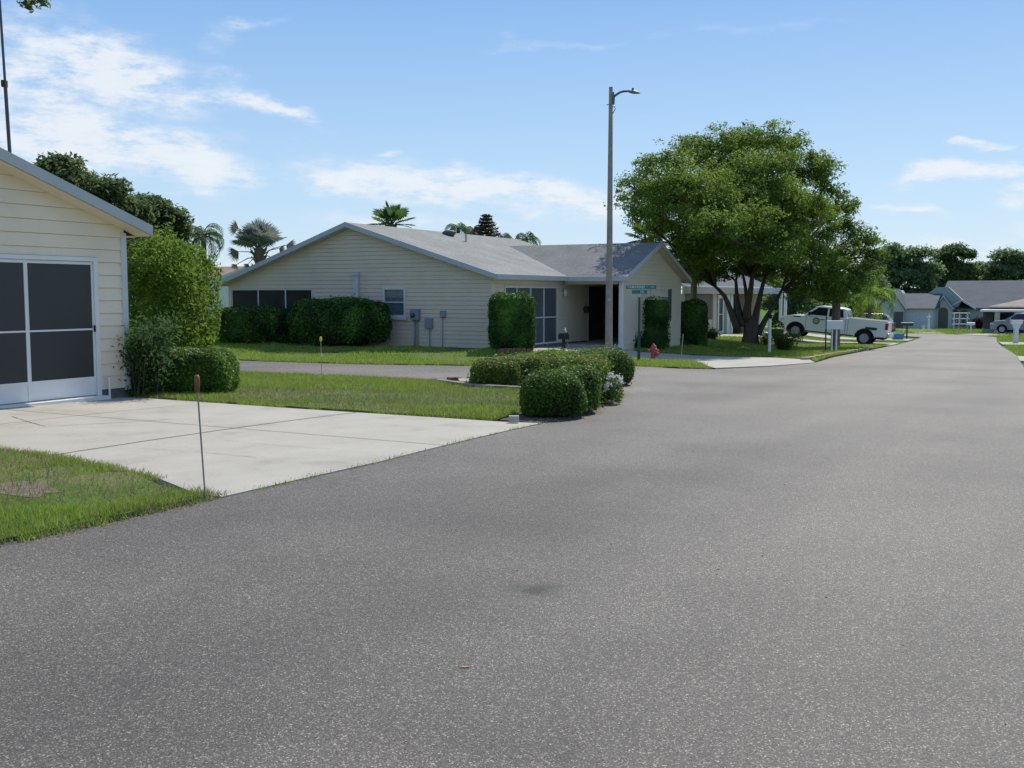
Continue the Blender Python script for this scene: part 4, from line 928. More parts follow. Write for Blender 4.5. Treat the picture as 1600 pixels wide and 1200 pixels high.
# --- around the near left house
b = pxblock(190, 328, 366, 585, 3.2, gy=590)
hedge('bush', 'tall rounded light green bush beside the near cream house', 'bush', [b], BUSH_LT, .10, 820, depth=.55, e=2.25, lump=.11, flat=.32, seed=21, asp=.42, sprig=.22)
b = pxblock(212, 362, 546, 618, 1.2, gy=620)
hedge('hedge', 'low clipped dark hedge beside the near driveway corner of the cream house', 'hedge', [b], HEDGE_MD, .05, 4200, depth=.10, e=4.5, seed=22, lump=.04)
def sprays(name, label, cat, c, n, h, spread, mat, parent=None, leaf=.07, seed=3, per=34, droop=.5, stem=BARK, width=.35):
    """loose plant: arching stems with paired leaflets"""
    r = np.random.default_rng(seed); Vs = []; m = MB()
    for i in range(n):
        a = r.uniform(0, 2 * np.pi); L = h * r.uniform(.55, 1.05); s = spread * r.uniform(.3, 1.)
        p0 = np.array([r.normal(0, .12) , r.normal(0, .12), 0.]); pts = []
        for k in range(9):
            t = k / 8; pts.append(p0 + np.array([math.cos(a) * s * t ** 1.5, math.sin(a) * s * t ** 1.5, L * (t - droop * .45 * t ** 3)]))
        m.tube(pts, [.012 * (1 - .75 * k / 8) for k in range(9)], 4, False); pts = np.array(pts)
        t = r.uniform(.12, 1, per); ii = np.minimum((t * 8).astype(int), 7); q = pts[ii] + (pts[ii + 1] - pts[ii]) * (t * 8 - ii)[:, None]
        q += r.normal(0, 1, (per, 3)) * width * .28; nn = unit(per, r); nn[:, 2] += .6; nn /= np.linalg.norm(nn, axis=1, keepdims=True)
        Vs.append(leaf_quads(q, nn, leaf, .32, r, .6))
    t = thing(name, label, cat, c)
    m.build('stem', stem, t); np_mesh('foliage', np.concatenate(Vs), 4, mat, t); return t
f = Vector((12.05, 13.35, 0)); sprays('shrub', 'loose feathery dark green shrub leaning against the cream house corner', 'shrub', (f.x, f.y, G(f.x, f.y)), 64, 1.6, .62, FERN2, leaf=.085, per=90, seed=5)

# --- around the corner house
b1 = ((30.1, 0, 0), 0, 0)
def wallblock(px0, px1, py0, gy, u0, u1, e=0):
    uc = (u0 + u1) / 2; y0 = at(px1, py0, u=u0 + .72 * (u1 - u0)).y; y1 = at(px0, py0, u=u0).y; top = at((px0 + px1) / 2, py0, u=uc - .2).z; bot = G(uc, (y0 + y1) / 2) - .05
    return ((uc, (y0 + y1) / 2, (top + bot) / 2), ((u1 - u0) / 2, (y1 - y0) / 2, (top - bot) / 2), 0)
hedge('hedge', 'wide dome topped dark hedge under the gable wall of the beige house', 'hedge', [wallblock(434, 607, 466, 552, 28.9, 31.15)], HEDGE_DK, .085, 900, depth=.16, e=3.4, seed=31, lump=.05, sprig=.14)
hedge('hedge', 'dark hedge in front of the lanai screens of the beige house', 'hedge', [wallblock(326, 446, 479, 552, 29.0, 31.1), wallblock(400, 462, 483, 552, 29.5, 31.1)], HEDGE_DK, .085, 800, depth=.16, e=4., seed=32, lump=.04, sprig=.12)
b = pxblock(764, 835, 458, 552, 1.5, gy=552)
hedge('hedge', 'tall boxy clipped bush at the corner of the beige house beside its garage door', 'hedge', [b], HEDGE_DK, .07, 1300, depth=.12, e=5., seed=33, lump=.035, sprig=.08)
def frontblock(px0, px1, py0, w0, w1):
    u0 = at(px0, py0 + 30, w=w1).x; u1 = at(px1, py0 + 30, w=w0).x; wc = (w0 + w1) / 2; uc = (u0 + u1) / 2; top = at((px0 + px1) / 2, py0, w=wc).z; bot = G(uc, wc) - .05
    return ((uc, wc, (top + bot) / 2), ((u1 - u0) / 2, (w1 - w0) / 2, (top - bot) / 2), 0)
hedge('hedge', 'dark boxy bush in front of the porch wing window', 'hedge', [frontblock(1003, 1049, 463, 14.05, 15.2)], HEDGE_DK, .08, 1000, depth=.12, e=5., seed=34, lump=.03)
hedge('hedge', 'dark boxy bush between the porch wing and the brown porch screen', 'hedge', [((45.05, 15.2, .22), (.72, .6, 1.13), 0)], HEDGE_DK, .09, 900, depth=.12, e=4.5, seed=35, lump=.04)
f = at(992, 545); sprays('shrub', 'small dark bushy plant at the foot of the porch wing trellis', 'shrub', (f.x, f.y, G(f.x, f.y)), 26, .7, .5, FERN, leaf=.12, per=40, seed=8)
f = at(1110, 532); sprays('shrub', 'low shrub under the brown porch screen', 'shrub', (f.x, f.y, G(f.x, f.y)), 26, .75, .6, FERN, leaf=.14, per=40, seed=9)

# --- corner bed
hedge('hedge', 'yellow green clipped hedge at the side street end of the corner bed', 'hedge', [pxblock(736, 812, 563, 606, 1.1, gy=608), pxblock(778, 862, 557, 603, 1.3, gy=606)], HEDGE_YL, .05, 3600, depth=.12, e=3.8, seed=41, lump=.09, sprig=.12)
hedge('hedge', 'rounded dark clipped bush at the driveway end of the corner bed', 'hedge', [pxblock(815, 918, 577, 652, 1.05, gy=656), pxblock(862, 938, 570, 640, .9, gy=648)], HEDGE_MD, .042, 5200, depth=.12, e=2.7, seed=42, lump=.085, sprig=.10)
hedge('hedge', 'speckled yellow green rounded hedge in the middle of the corner bed', 'hedge', [pxblock(850, 950, 556, 640, 2.1, gy=634)], HEDGE_YL, .045, 4600, depth=.11, e=3.6, seed=43, lump=.09, sprig=.12)
hedge('hedge', 'green rounded hedge at the intersection end of the corner bed', 'hedge', [pxblock(895, 987, 547, 598, 1.7, gy=604)], HEDGE_MD, .048, 4200, depth=.11, e=3.2, seed=44, lump=.08, sprig=.1)
hedge('hedge', 'low bright green hedge behind the speckled one in the corner bed', 'hedge', [pxblock(836, 936, 550, 590, 1.7, gy=598)], BUSH_LT, .05, 3400, depth=.1, e=3.8, seed=45, lump=.07, sprig=.12)
def flower_bush():
    f = at(957, 633); c = Vector((f.x + .12, f.y + .18, G(f.x, f.y))); rng = np.random.default_rng(50)
    t = thing('flowering_bush', 'small bush with clusters of white blossoms beside the road', 'bush', c)
    V, m = hedge_leaves((0, 0, .20), (.27, .27, .24), 1500, .05, rng, 2.3, 0, .12, .12, .5, .5, 3)
    np_mesh('foliage', V, 4, HEDGE_MD, t, m)
    pts = []; 
    for i in range(40):
        a = rng.uniform(0, 2 * np.pi); r = rng.uniform(0, .28); cc = np.array([math.cos(a) * r, math.sin(a) * r, .46 + rng.uniform(-.16, .07) - r * .35]); pts.append(cc + rng.normal(0, .025, (40, 3)))
    q = np.concatenate(pts); np_mesh('blossom', leaf_quads(q, unit(len(q), rng), .028, .9, rng), 4, foliage('petals', [(.70, .70, .70), (.85, .85, .84)], .25, .6, 1), t)
flower_bush()

# --- trees
def limb(m, p0, p1, r0, r1, sag=.1, n=7, rng=None, k=8, wob=.05):
    p0 = np.array(p0, float); p1 = np.array(p1, float); L = np.linalg.norm(p1 - p0); pts = []; w = rng.normal(0, wob * L, 3); w2 = rng.normal(0, wob * L * .5, 3)
    for i in range(n + 1):
        t = i / n; pts.append(p0 + (p1 - p0) * t + np.array([0, 0, sag * L * math.sin(math.pi * t)]) + w * math.sin(math.pi * t) + w2 * math.sin(2 * math.pi * t))
    m.tube([tuple(p) for p in pts], [r0 + (r1 - r0) * i / n for i in range(n + 1)], k, True); return pts
def crown(lobes, clumps, per, leaf, rng, cl=.35, asp=.42, shell=.6, droop=.3):
    """leaf clumps spread through ellipsoid lobes; lobes: (centre, (rx, ry, rz))"""
    vol = np.array([l[1][0] * l[1][1] * l[1][2] for l in lobes]) ** .75; vol = vol / vol.sum(); Vs = []; C = []
    for (c, r), v in zip(lobes, vol):
        n = max(3, int(clumps * v)); d = unit(n, rng); rad = (shell + (1.04 - shell) * rng.random(n)) ** .8; d[:, 2] = np.where(d[:, 2] < -.35, -d[:, 2] * .6, d[:, 2])
        q = np.array(c) + d * rad[:, None] * np.array(r); C.append(q)
        k = rng.integers(int(per * .5), int(per * 1.5), n); idx = np.repeat(np.arange(n), k); sc = (cl * rng.uniform(.55, 1.25, n))[idx]
        off = unit(len(idx), rng) * (rng.random(len(idx)) ** .5)[:, None] * sc[:, None]; off[:, 2] *= .62
        nn = unit(len(idx), rng) * .8 + d[idx] * .5; nn[:, 2] += .55; nn /= np.linalg.norm(nn, axis=1, keepdims=True)
        Vs.append(leaf_quads(q[idx] + off, nn, leaf, asp, rng, droop))
    return np.concatenate(Vs), np.concatenate(C)
def big_tree():
    rng = np.random.default_rng(77); f = at(1172, 538); Yb = f.x * CF[0] + f.y * CF[1]; zb = G(f.x, f.y)
    t = thing('tree', 'big spreading green tree with several dark trunks between the corner house and the white truck', 'tree', (f.x, f.y, zb))
    O = np.array([f.x, f.y, zb]); g = lambda px, py, dY=0.: np.array(at(px, py, Y=Yb + dY)) - O
    m = MB(); foot = np.array([0, 0, -.15])
    m.tube([(0, 0, -.2), (0, 0, .12), (.02, -.02, .5), (.03, -.03, 1.0), (.03, 0, 1.4)], [.60, .44, .37, .38, .22], 14)
    # spreading limbs, each with its forks, in the order they leave the stool
    tips = [((1118, 448, -.3), .19), ((1150, 440, .8), .2), ((1175, 430, -.8), .25), ((1196, 430, .6), .2), ((1222, 452, -.2), .17), ((1160, 425, 2.), .16)]
    starts = [(1152, 508), (1160, 498), (1168, 490), (1180, 492), (1186, 512), (1168, 500)]
    ends = []
    for ((a, b, c), r), s in zip(tips, starts):
        p = g(s[0], s[1]) * np.array([.9, .9, 1]); e = g(a, b, c)
        limb(m, p - np.array([0, 0, .35]), e, r * .98, r * .38, .02, 7, rng, 9, .03); ends.append((e, r * .55))
    L = [((1040, 268), 1.4, -.8), ((1118, 248), 1.9, .5), ((1190, 240), 1.8, -.6), ((1262, 290), 1.6, .6), ((1010, 318), 1.5, .2), ((1085, 318), 2.0, -1.8), ((1172, 310), 2.2, -2.2), ((1240, 345), 1.9, -1.4),
         ((1312, 372), 1.5, .6), ((1045, 368), 1.4, .8), ((1120, 378), 1.7, -1.2), ((1200, 398), 1.7, -1.5), ((1270, 412), 1.6, -.6), ((1330, 402), 1.1, 1.2), ((1150, 280), 2.2, 2.4), ((1230, 330), 2.1, 2.6), ((1060, 330), 1.8, 2.4), ((992, 288), .8, 0), ((1352, 382), .8, .5),
         ((1310, 335), 1.0, .8), ((1140, 340), 2.0, 1.0), ((1105, 408), 1.25, .5), ((1180, 425), 1.1, 1.2), ((1300, 300), .7, .2), ((1075, 235), .7, 0), ((1240, 232), .9, 0),
         ((1352, 425), 1.0, .6), ((1322, 448), 1.1, .2), ((1285, 445), 1.1, -.5), ((1235, 438), 1.0, 1.5), ((1075, 405), 1.2, .4), ((1135, 425), .9, 1.4), ((1020, 345), 1.1, -.5), ((1372, 400), .6, .4), ((1205, 360), 2.2, .5), ((1120, 300), 1.9, -1.0), ((1255, 260), 1.2, .4), ((1160, 222), 1.0, .2), ((1290, 262), .7, .2),
         ((1150, 402), 1.4, 1.2), ((1210, 418), 1.3, 1.2), ((1108, 432), 1.0, 1.6), ((1178, 385), 1.7, 1.6), ((1085, 385), 1.4, 1.5), ((1105, 345), 1.5, -2.6), ((1160, 325), 1.6, -2.9), ((1212, 372), 1.5, -2.6), ((1135, 388), 1.2, -2.4), ((1055, 300), 1.3, -1.6), ((1195, 275), 1.5, -2.4), ((1250, 330), 1.4, -2.4), ((1120, 360), 1.3, -3.8), ((1172, 350), 1.4, -4.0), ((1222, 400), 1.1, -3.4), ((1300, 468), .85, 0), ((1252, 462), .8, -.5), ((1322, 320), .7, .3), ((1250, 395), 1.5, 1.4)]
    lobes = [(g(px, py, dY * 2.1 - 1.2 - 4.2 * sm(1130 - px, -40, 70)), (rr, rr, rr * .78)) for (px, py), rr, dY in L]
    for (c, r) in lobes:
        j = int(np.argmin([np.linalg.norm(c - e) + 2.5 * max(0, e[2] - c[2]) for e, _ in ends])); e, rr = ends[j]
        pts = limb(m, e, c - np.array([0, 0, r[2] * .3]), rr * .55, .035, .06, 6, rng, 6, .06)
        for _ in range(7):
            d = unit(1, rng)[0]; d[2] = abs(d[2]) * .8 + .1; k = rng.integers(3, 7); limb(m, pts[k], pts[k] + d * np.array(r) * rng.uniform(.75, 1.05), .035, .008, .03, 4, rng, 4, .07)
    m.build('trunk', BARK, t, smooth=True)
    V, C = crown(lobes, 3300, 54, .145, rng, .50, .45, .40)
    # thin outer sprigs against the sky
    V2, C2 = crown([(c, (r[0] * 1.16, r[1] * 1.16, r[2] * 1.22)) for c, r in lobes], 420, 16, .15, rng, .26, .4, .93)
    np_mesh('crown', np.concatenate([V, V2]), 4, TREE_G, t)
big_tree()
def simple_tree(label, px, foot_py, Y, lobes, mat, leaf, clumps, per, cl, group=None, seed=1, shell=.55, tr=.25, bark=BARK, name='tree'):
    """lobes: (px, py, radius in px, depth offset m)"""
    rng = np.random.default_rng(seed); b = at(px, 460, Y=Y); zb = G(b.x, b.y); t = thing(name, label, 'tree', (b.x, b.y, zb), group=group); O = np.array([b.x, b.y, zb])
    LB = []
    for lx, ly, lr, dy in lobes:
        c = np.array(at(lx, ly, Y=Y + dy)) - O; r = lr / FPX * Y; LB.append((c, (r, r, r * .72)))
    m = MB(); zc = np.mean([c[2] for c, _ in LB]); top = np.array([0, 0, max(1., zc * .45)])
    m.tube([(0, 0, -.3), (0, 0, .3), tuple(top * .6), tuple(top)], [tr * 1.5, tr * 1.1, tr, tr * .85], 8)
    for c, r in LB: limb(m, top, c, tr * .55, tr * .12, .03, 5, rng, 5, .05)
    m.build('trunk', bark, t, smooth=True); V, C = crown(LB, clumps, per, leaf, rng, cl, .5, shell); np_mesh('crown', V, 4, mat, t); return t
simple_tree('dark oak rising behind the near cream house roof', 90, 0, 34, [(95, 262, 26, 0), (228, 395, 40, 0), (160, 380, 50, 0), (60, 285, 30, 0), (115, 292, 34, 0), (20, 300, 45, 1), (160, 305, 34, 0), (190, 335, 40, 1), (120, 340, 45, 0), (60, 345, 50, 0)], OAK_G, .17, 800, 50, .5, 'oaks behind the cream house', 61, name='oak_tree')
simple_tree('dark rounded oak between the cream house roof and the queen palm', 235, 0, 37, [(235, 328, 26, 0), (262, 345, 24, 0), (215, 335, 26, .5), (250, 368, 34, 0), (210, 372, 34, 0), (282, 362, 12, 0), (245, 400, 36, 0), (215, 420, 34, 0)], OAK_G, .17, 620, 50, .45, 'oaks behind the cream house', 62, name='oak_tree')

def frond_pinnate(V, m, p0, az, el, L, r, leafl=.5, n=34, droop=1., hang=.6, wd=.045):
    pts = []; d = np.array([math.cos(az), math.sin(az)]); x = 0; z = 0; a = el
    st = L / 10
    for i in range(11):
        pts.append(np.array([p0[0] + d[0] * x, p0[1] + d[1] * x, p0[2] + z])); x += math.cos(a) * st; z += math.sin(a) * st; a -= droop * .22 * (1 + i * .12)
    m.tube([tuple(p) for p in pts], [.03 * (1 - .085 * i) for i in range(11)], 4, False)
    side = np.array([-d[1], d[0], 0])
    for k in range(n):
        t = .12 + .88 * k / n; i = min(int(t * 10), 9); q = pts[i] + (pts[i + 1] - pts[i]) * (t * 10 - i); ax_ = pts[i + 1] - pts[i]; ax_ /= np.linalg.norm(ax_)
        ll = leafl * math.sin(math.pi * (.15 + .8 * t)) * r.uniform(.85, 1.1)
        for s in (-1, 1):
            dr = side * s * .75 + ax_ * .55 + np.array([0, 0, -hang * r.uniform(.6, 1.3)]); dr /= np.linalg.norm(dr); b = np.cross(dr, ax_); b = ax_ * wd * .5 * (1 if True else 0)
            e = q + dr * ll + np.array([0, 0, -.08 * ll]); mid = q + dr * ll * .5 + np.array([0, 0, .02])
            V.append([q - b * .4, mid - b, e, mid + b])
def queen_palm(label, px, py, Y, fr, L, seed, group=None, mat=PALM_G, trunk_r=.13, name='palm_tree', up=1.0, n=30, leafl=.55, zb=None, hang=.6):
    """crown centre at (px, py)"""
    r = np.random.default_rng(seed); c = at(px, py, Y=Y); g_ = G(c.x, c.y); t = thing(name, label, 'palm tree', (c.x, c.y, g_), group=group); h = c.z - g_
    m = MB(); m.tube([(0, 0, -.2), (0, 0, h * .3), (.04, .02, h * .7), (0, 0, h)], [trunk_r * 1.35, trunk_r, trunk_r * .85, trunk_r * .9], 10); m.build('trunk', PALMB, t, smooth=True)
    V = []; m = MB()
    for i in range(fr):
        az = 2 * math.pi * i / fr * 2.618 + r.uniform(-.2, .2); el = R(78) - R(95) * (i / fr) * up + r.uniform(-.1, .1)
        frond_pinnate(V, m, (0, 0, h), az, el, L * r.uniform(.85, 1.1), r, leafl, n, 1.15, hang)
    np_mesh('fronds', np.array(V), 4, mat, t, m); return t
def fan(V, r, c, fwd, up, R_, n=26, span=290, fold=.25):
    side = np.cross(fwd, up); 
    for k in range(n):
        a = R(-span / 2 + span * k / (n - 1)); a2 = R(span / (n - 1)) * .5
        d = fwd * math.cos(a) + side * math.sin(a); l = R_ * r.uniform(.88, 1.06) * (.78 + .22 * math.cos(a * .6)); wob = up * (fold * R_ * (.1 if k % 2 else -.1))
        dl = fwd * math.cos(a - a2) + side * math.sin(a - a2); dr = fwd * math.cos(a + a2) + side * math.sin(a + a2); dn = np.array([0, 0, -.12 * R_])
        V.append([c, c + dl * l * .62 + wob, c + d * l + dn * r.uniform(.2, 1), c + dr * l * .62 - wob])
def fan_palm(label, px, py, Y, leaves, stem, Rf, seed, mat, dead=0, name='palm_tree', trunk_r=.16, elmax=85, elmin=-20, group=None, foot=None, nseg=26):
    r = np.random.default_rng(seed); c = at(px, py, Y=Y); g_ = G(c.x, c.y); t = thing(name, label, 'palm tree', (c.x, c.y, g_), group=group); h = c.z - g_
    m = MB(); m.tube([(0, 0, -.2), (0, 0, h * .5), (0, 0, h * .9), (0, 0, h + .1)], [trunk_r * 1.2, trunk_r, trunk_r * 1.1, trunk_r * 1.2], 10)
    for i in range(26):
        a = r.uniform(0, 6.28); z = h - r.uniform(0, 1.0); m.tube([(trunk_r * math.cos(a), trunk_r * math.sin(a), z), (trunk_r * 2.1 * math.cos(a), trunk_r * 2.1 * math.sin(a), z + .28)], [.05, .03], 4)
    m.build('trunk', PALMB, t, smooth=False)
    for part, cnt, mt, lo, hi in (('fronds', leaves, mat, elmin, elmax), ('dead_fronds', dead, DEADP, -75, -30)):
        if not cnt: continue
        V = []; m = MB()
        for i in range(cnt):
            az = i * 2.39996 + r.uniform(-.2, .2); el = R(hi - (hi - lo) * (i + .5) / cnt) + r.uniform(-.08, .08); L = stem * r.uniform(.85, 1.1)
            d = np.array([math.cos(az) * math.cos(el), math.sin(az) * math.cos(el), math.sin(el)]); p0 = np.array([0, 0, h]); p1 = p0 + d * L + np.array([0, 0, -.08 * L])
            m.tube([tuple(p0), tuple(p0 + d * L * .5), tuple(p1)], [.03, .024, .016], 4, False)
            fw = d + np.array([0, 0, -.25]) ; fw /= np.linalg.norm(fw); tmp = np.array([-math.sin(az), math.cos(az), 0.]); up_ = np.cross(tmp, fw); up_ /= np.linalg.norm(up_); up_ = up_ * .9 + tmp * r.uniform(-.4, .4); up_ -= fw * up_.dot(fw); up_ /= np.linalg.norm(up_)
            fan(V, r, p1, fw, up_, Rf * r.uniform(.85, 1.1), nseg)
        np_mesh(part, np.array(V), 4, mt, t, m)
    return t
queen_palm('feathery queen palm between the dark oak and the silver fan palm', 318, 370, 48, 18, 1.9, 71, leafl=.45)
fan_palm('silver blue fan palm with ragged dead leaves behind the beige gable', 405, 392, 50, 24, .85, .80, 72, PALM_S, 0, trunk_r=.20, elmax=89, elmin=30, nseg=38)
def ragged_fronds():
    # the tattered lower leaves of the silver palm, on long stalks
    t = bpy.data.objects['palm_tree.001']; r = np.random.default_rng(5); c = at(405, 392, Y=50); h = c.z - t.location.z; V = []; m = MB()
    for px, py, s in ((373, 357, .55), (380, 368, .4), (373, 393, .6), (370, 413, .35), (447, 383, .6), (436, 388, .35), (388, 412, .3), (430, 405, .35)):
        e = np.array(at(px, py, Y=50)) - np.array(t.location); m.tube([(0, 0, h - .3), tuple((e + np.array([0, 0, h - .3])) * .5 + np.array([0, 0, .12])), tuple(e)], [.03, .022, .014], 4, False)
        d = e - np.array([0, 0, h - .3]); d /= np.linalg.norm(d); fw = d * .7 + np.array([0, 0, -.5]); fw /= np.linalg.norm(fw); up_ = np.cross(fw, np.array([0.3, .9, .1])); up_ = np.cross(up_, fw); up_ /= np.linalg.norm(up_)
        fan(V, r, e, fw, up_, s, 14, 110)
    np_mesh('dead_fronds', np.array(V), 4, foliage('ragged_fronds', [(.07, .075, .06), (.13, .12, .09), (.20, .17, .13)], .2, .6, 1.), t, m)
ragged_fronds()
fan_palm('green fan palm showing above the main ridge of the beige house', 612, 353, 62, 17, .95, .75, 73, PALM_G, 0, elmax=85, elmin=-5)
queen_palm('drooping palm behind the ridge beside the roof vent', 716, 359, 70, 11, 1.6, 74, 'palms showing just over the ridge', leafl=.5)
queen_palm('low palm touching the rusty conifer behind the ridge', 740, 361, 72, 11, 1.4, 75, 'palms showing just over the ridge', leafl=.5)
queen_palm('palm with drooping tips past the ridge end of the beige house', 823, 375, 70, 12, 1.7, 76, 'palms showing just over the ridge', leafl=.5)
queen_palm('sparse palm tips between the rusty conifer and the ridge end', 787, 373, 74, 8, 1.5, 77, 'palms showing just over the ridge', leafl=.4)
def norfolk():
    r = np.random.default_rng(9); c = at(760, 372, Y=64); g_ = G(c.x, c.y); t = thing('conifer', 'rusty brown conifer with a pointed tip behind the ridge of the beige house', 'tree', (c.x, c.y, g_)); top = at(760, 334, Y=64).z - g_
    m = MB(); m.tube([(0, 0, -.2), (0, 0, top)], [.14, .015], 8); m.build('trunk', BARK, t); V = []
    z = top - .22
    while z > 2.0:
        L = min(1.9, .12 + (top - z) * .52)
        for k in range(7):
            a = k * .8976 + z * 3 + r.uniform(-.1, .1); d = np.array([math.cos(a), math.sin(a), 0])
            for j in range(int(10 + L * 16)):
                s = L * (j + 1) / (10 + L * 16); q = d * s + np.array([0, 0, z + .45 * s * s / L ** .5 * .6]); nn = unit(1, r)[0]
                for w in range(2):
                    o = unit(1, r)[0] * .22; o[2] = abs(o[2]); b = unit(1, r)[0] * .045; V.append([q, q + o * .5 + b, q + o, q + o * .5 - b])
        z -= .21
    np_mesh('crown', np.array(V), 4, PINE_R, t)
norfolk()
# palms behind the porch wing, under the big tree
fan_palm('fan palm whose tips stick out behind the porch wing gable', 1012, 378, 56, 14, .8, .8, 81, PALM_G, 3, elmax=70, elmin=-15)
fan_palm('shaggy fan palm with a skirt of dead leaves beside the porch wing', 1085, 395, 54, 16, .8, .85, 82, PALM_G, 14, elmax=80, elmin=-20)
fan_palm('cabbage palm with a brown trunk standing before the white truck', 1308, 428, 51.5, 15, .8, .7, 83, PALM_G, 7, elmax=80, elmin=-30, trunk_r=.20)
queen_palm('young yellow green palm arching over the bed of the white truck', 1360, 462, 63.5, 15, 2.9, 84, mat=PALM_Y, leafl=.8, trunk_r=.12, up=1.05, n=36, hang=.45)
# greenery behind the carport and truck
GB = 'trees standing behind the white truck'
simple_tree('pale grey green tree behind the carport post', 1235, 0, 82, [(1235, 455, 26, 0), (1215, 480, 22, 0), (1250, 480, 24, 0), (1225, 500, 16, 0)], FAR_L, .26, 260, 40, .7, GB, 91)
simple_tree('dark green tree behind the white truck cab', 1275, 0, 86, [(1275, 430, 34, 0), (1300, 460, 28, 0), (1265, 470, 28, 0), (1290, 495, 20, 0)], FAR_G, .26, 320, 40, .7, GB, 92)
simple_tree('dark green tree behind the young yellow palm', 1345, 0, 88, [(1345, 440, 30, 0), (1330, 465, 28, 0), (1368, 460, 26, 0), (1345, 490, 22, 0)], FAR_G, .28, 320, 40, .7, GB, 93)
GF = 'trees beyond the houses at the end of the road'
simple_tree('broad pale topped tree beyond the garage gable at the road end', 1400, 0, 140, [(1395, 400, 22, 0), (1375, 415, 24, 0), (1415, 412, 24, 0), (1435, 400, 20, 0), (1448, 425, 22, 0), (1400, 435, 34, 0), (1425, 440, 30, 0), (1362, 435, 26, 0), (1380, 465, 30, 0), (1420, 470, 30, 0), (1448, 462, 22, 0)], FAR_G, .42, 900, 38, 1.1, GF, 101)
simple_tree('tall dark tree standing over the grey ridge at the road end', 1490, 0, 150, [(1490, 395, 18, 0), (1472, 403, 16, 0), (1508, 400, 14, 0), (1480, 420, 22, 0), (1500, 425, 22, 0), (1488, 440, 26, 0), (1466, 430, 12, 0), (1470, 460, 24, 0), (1500, 462, 26, 0)], OAK_G, .42, 560, 38, 1.0, GF, 102, tr=.5)
simple_tree('lowest tree between the tall dark tree and the wide dark tree', 1530, 0, 155, [(1530, 420, 12, 0), (1520, 432, 16, 0), (1542, 430, 14, 0), (1530, 445, 20, 0)], FAR_G, .42, 300, 38, 1.0, GF, 103)
simple_tree('wide dark tree above the tan hip roofed house', 1580, 0, 150, [(1570, 402, 18, 0), (1585, 408, 20, 0), (1552, 422, 16, 0), (1600, 420, 22, 0), (1575, 430, 26, 0), (1625, 415, 26, 0), (1650, 430, 30, 0), (1555, 440, 18, 0), (1580, 460, 30, 0), (1610, 455, 30, 0)], FAR_G, .42, 760, 38, 1.0, GF, 104, tr=.5)
simple_tree('small pale tree on the skyline beside the big tree crown', 1375, 0, 150, [(1372, 402, 10, 0), (1380, 412, 14, 0)], FAR_L, .40, 120, 34, .9, GF, 105)
simple_tree('dark low tree closing the gap behind the carport house', 1180, 0, 95, [(1150, 440, 40, 0), (1200, 450, 36, 0), (1110, 440, 36, 0), (1235, 460, 24, 0)], FAR_G, .3, 420, 36, .9, GB, 106)
# overhanging twig at the upper left comes from a tree outside the frame
def near_oak():
    rng = np.random.default_rng(111); b = at(-420, 460, Y=9.5); t = thing('oak_tree', 'oak whose lowest twig dips into the top left corner', 'tree', (b.x, b.y, 0)); O = np.array([b.x, b.y, 0.])
    m = MB(); m.tube([(0, 0, -.2), (0, 0, .4), (.05, 0, 2.2), (.1, .1, 4.2)], [.36, .27, .22, .18], 10)
    tip = np.array(at(52, -14, Y=8.6)) - O; pts = limb(m, (.05, 0, 3.4), tip, .09, .008, .10, 8, rng, 6, .02)
    c0 = np.array([.1, .1, 6.6]); LB = [(c0, (2.2, 2.2, 1.6)), (c0 + np.array([1.2, .8, .4]), (1.6, 1.6, 1.2)), (c0 + np.array([-1.4, -.4, .2]), (1.7, 1.7, 1.2))]
    for c, r in LB: limb(m, (.1, .1, 4.), c, .12, .03, .02, 5, rng, 6)
    m.build('trunk', BARK, t, smooth=True); V, C = crown(LB, 260, 40, .07, rng, .4, .5)
    q = np.concatenate([np.array(at(px, py, Y=8.6)) - O + rng.normal(0, .022, (18, 3)) for px, py in ((38, 3), (44, 8), (50, 1), (60, 2), (70, 4), (66, -3), (40, -6))])
    nn = unit(len(q), rng); np_mesh('crown', np.concatenate([V, leaf_quads(q, nn, .055, .5, rng)]), 4, OAK_G, t)
near_oak()

# ------------------------------------------------------------------ street furniture and small things
def ground_thing(name, label, cat, px, py, rz=HEAD, group=None, Y=None):
    f = at(px, py) if Y is None else at(px, 460, Y=Y); return thing(name, label, cat, (f.x, f.y, G(f.x, f.y)), rz, group), f
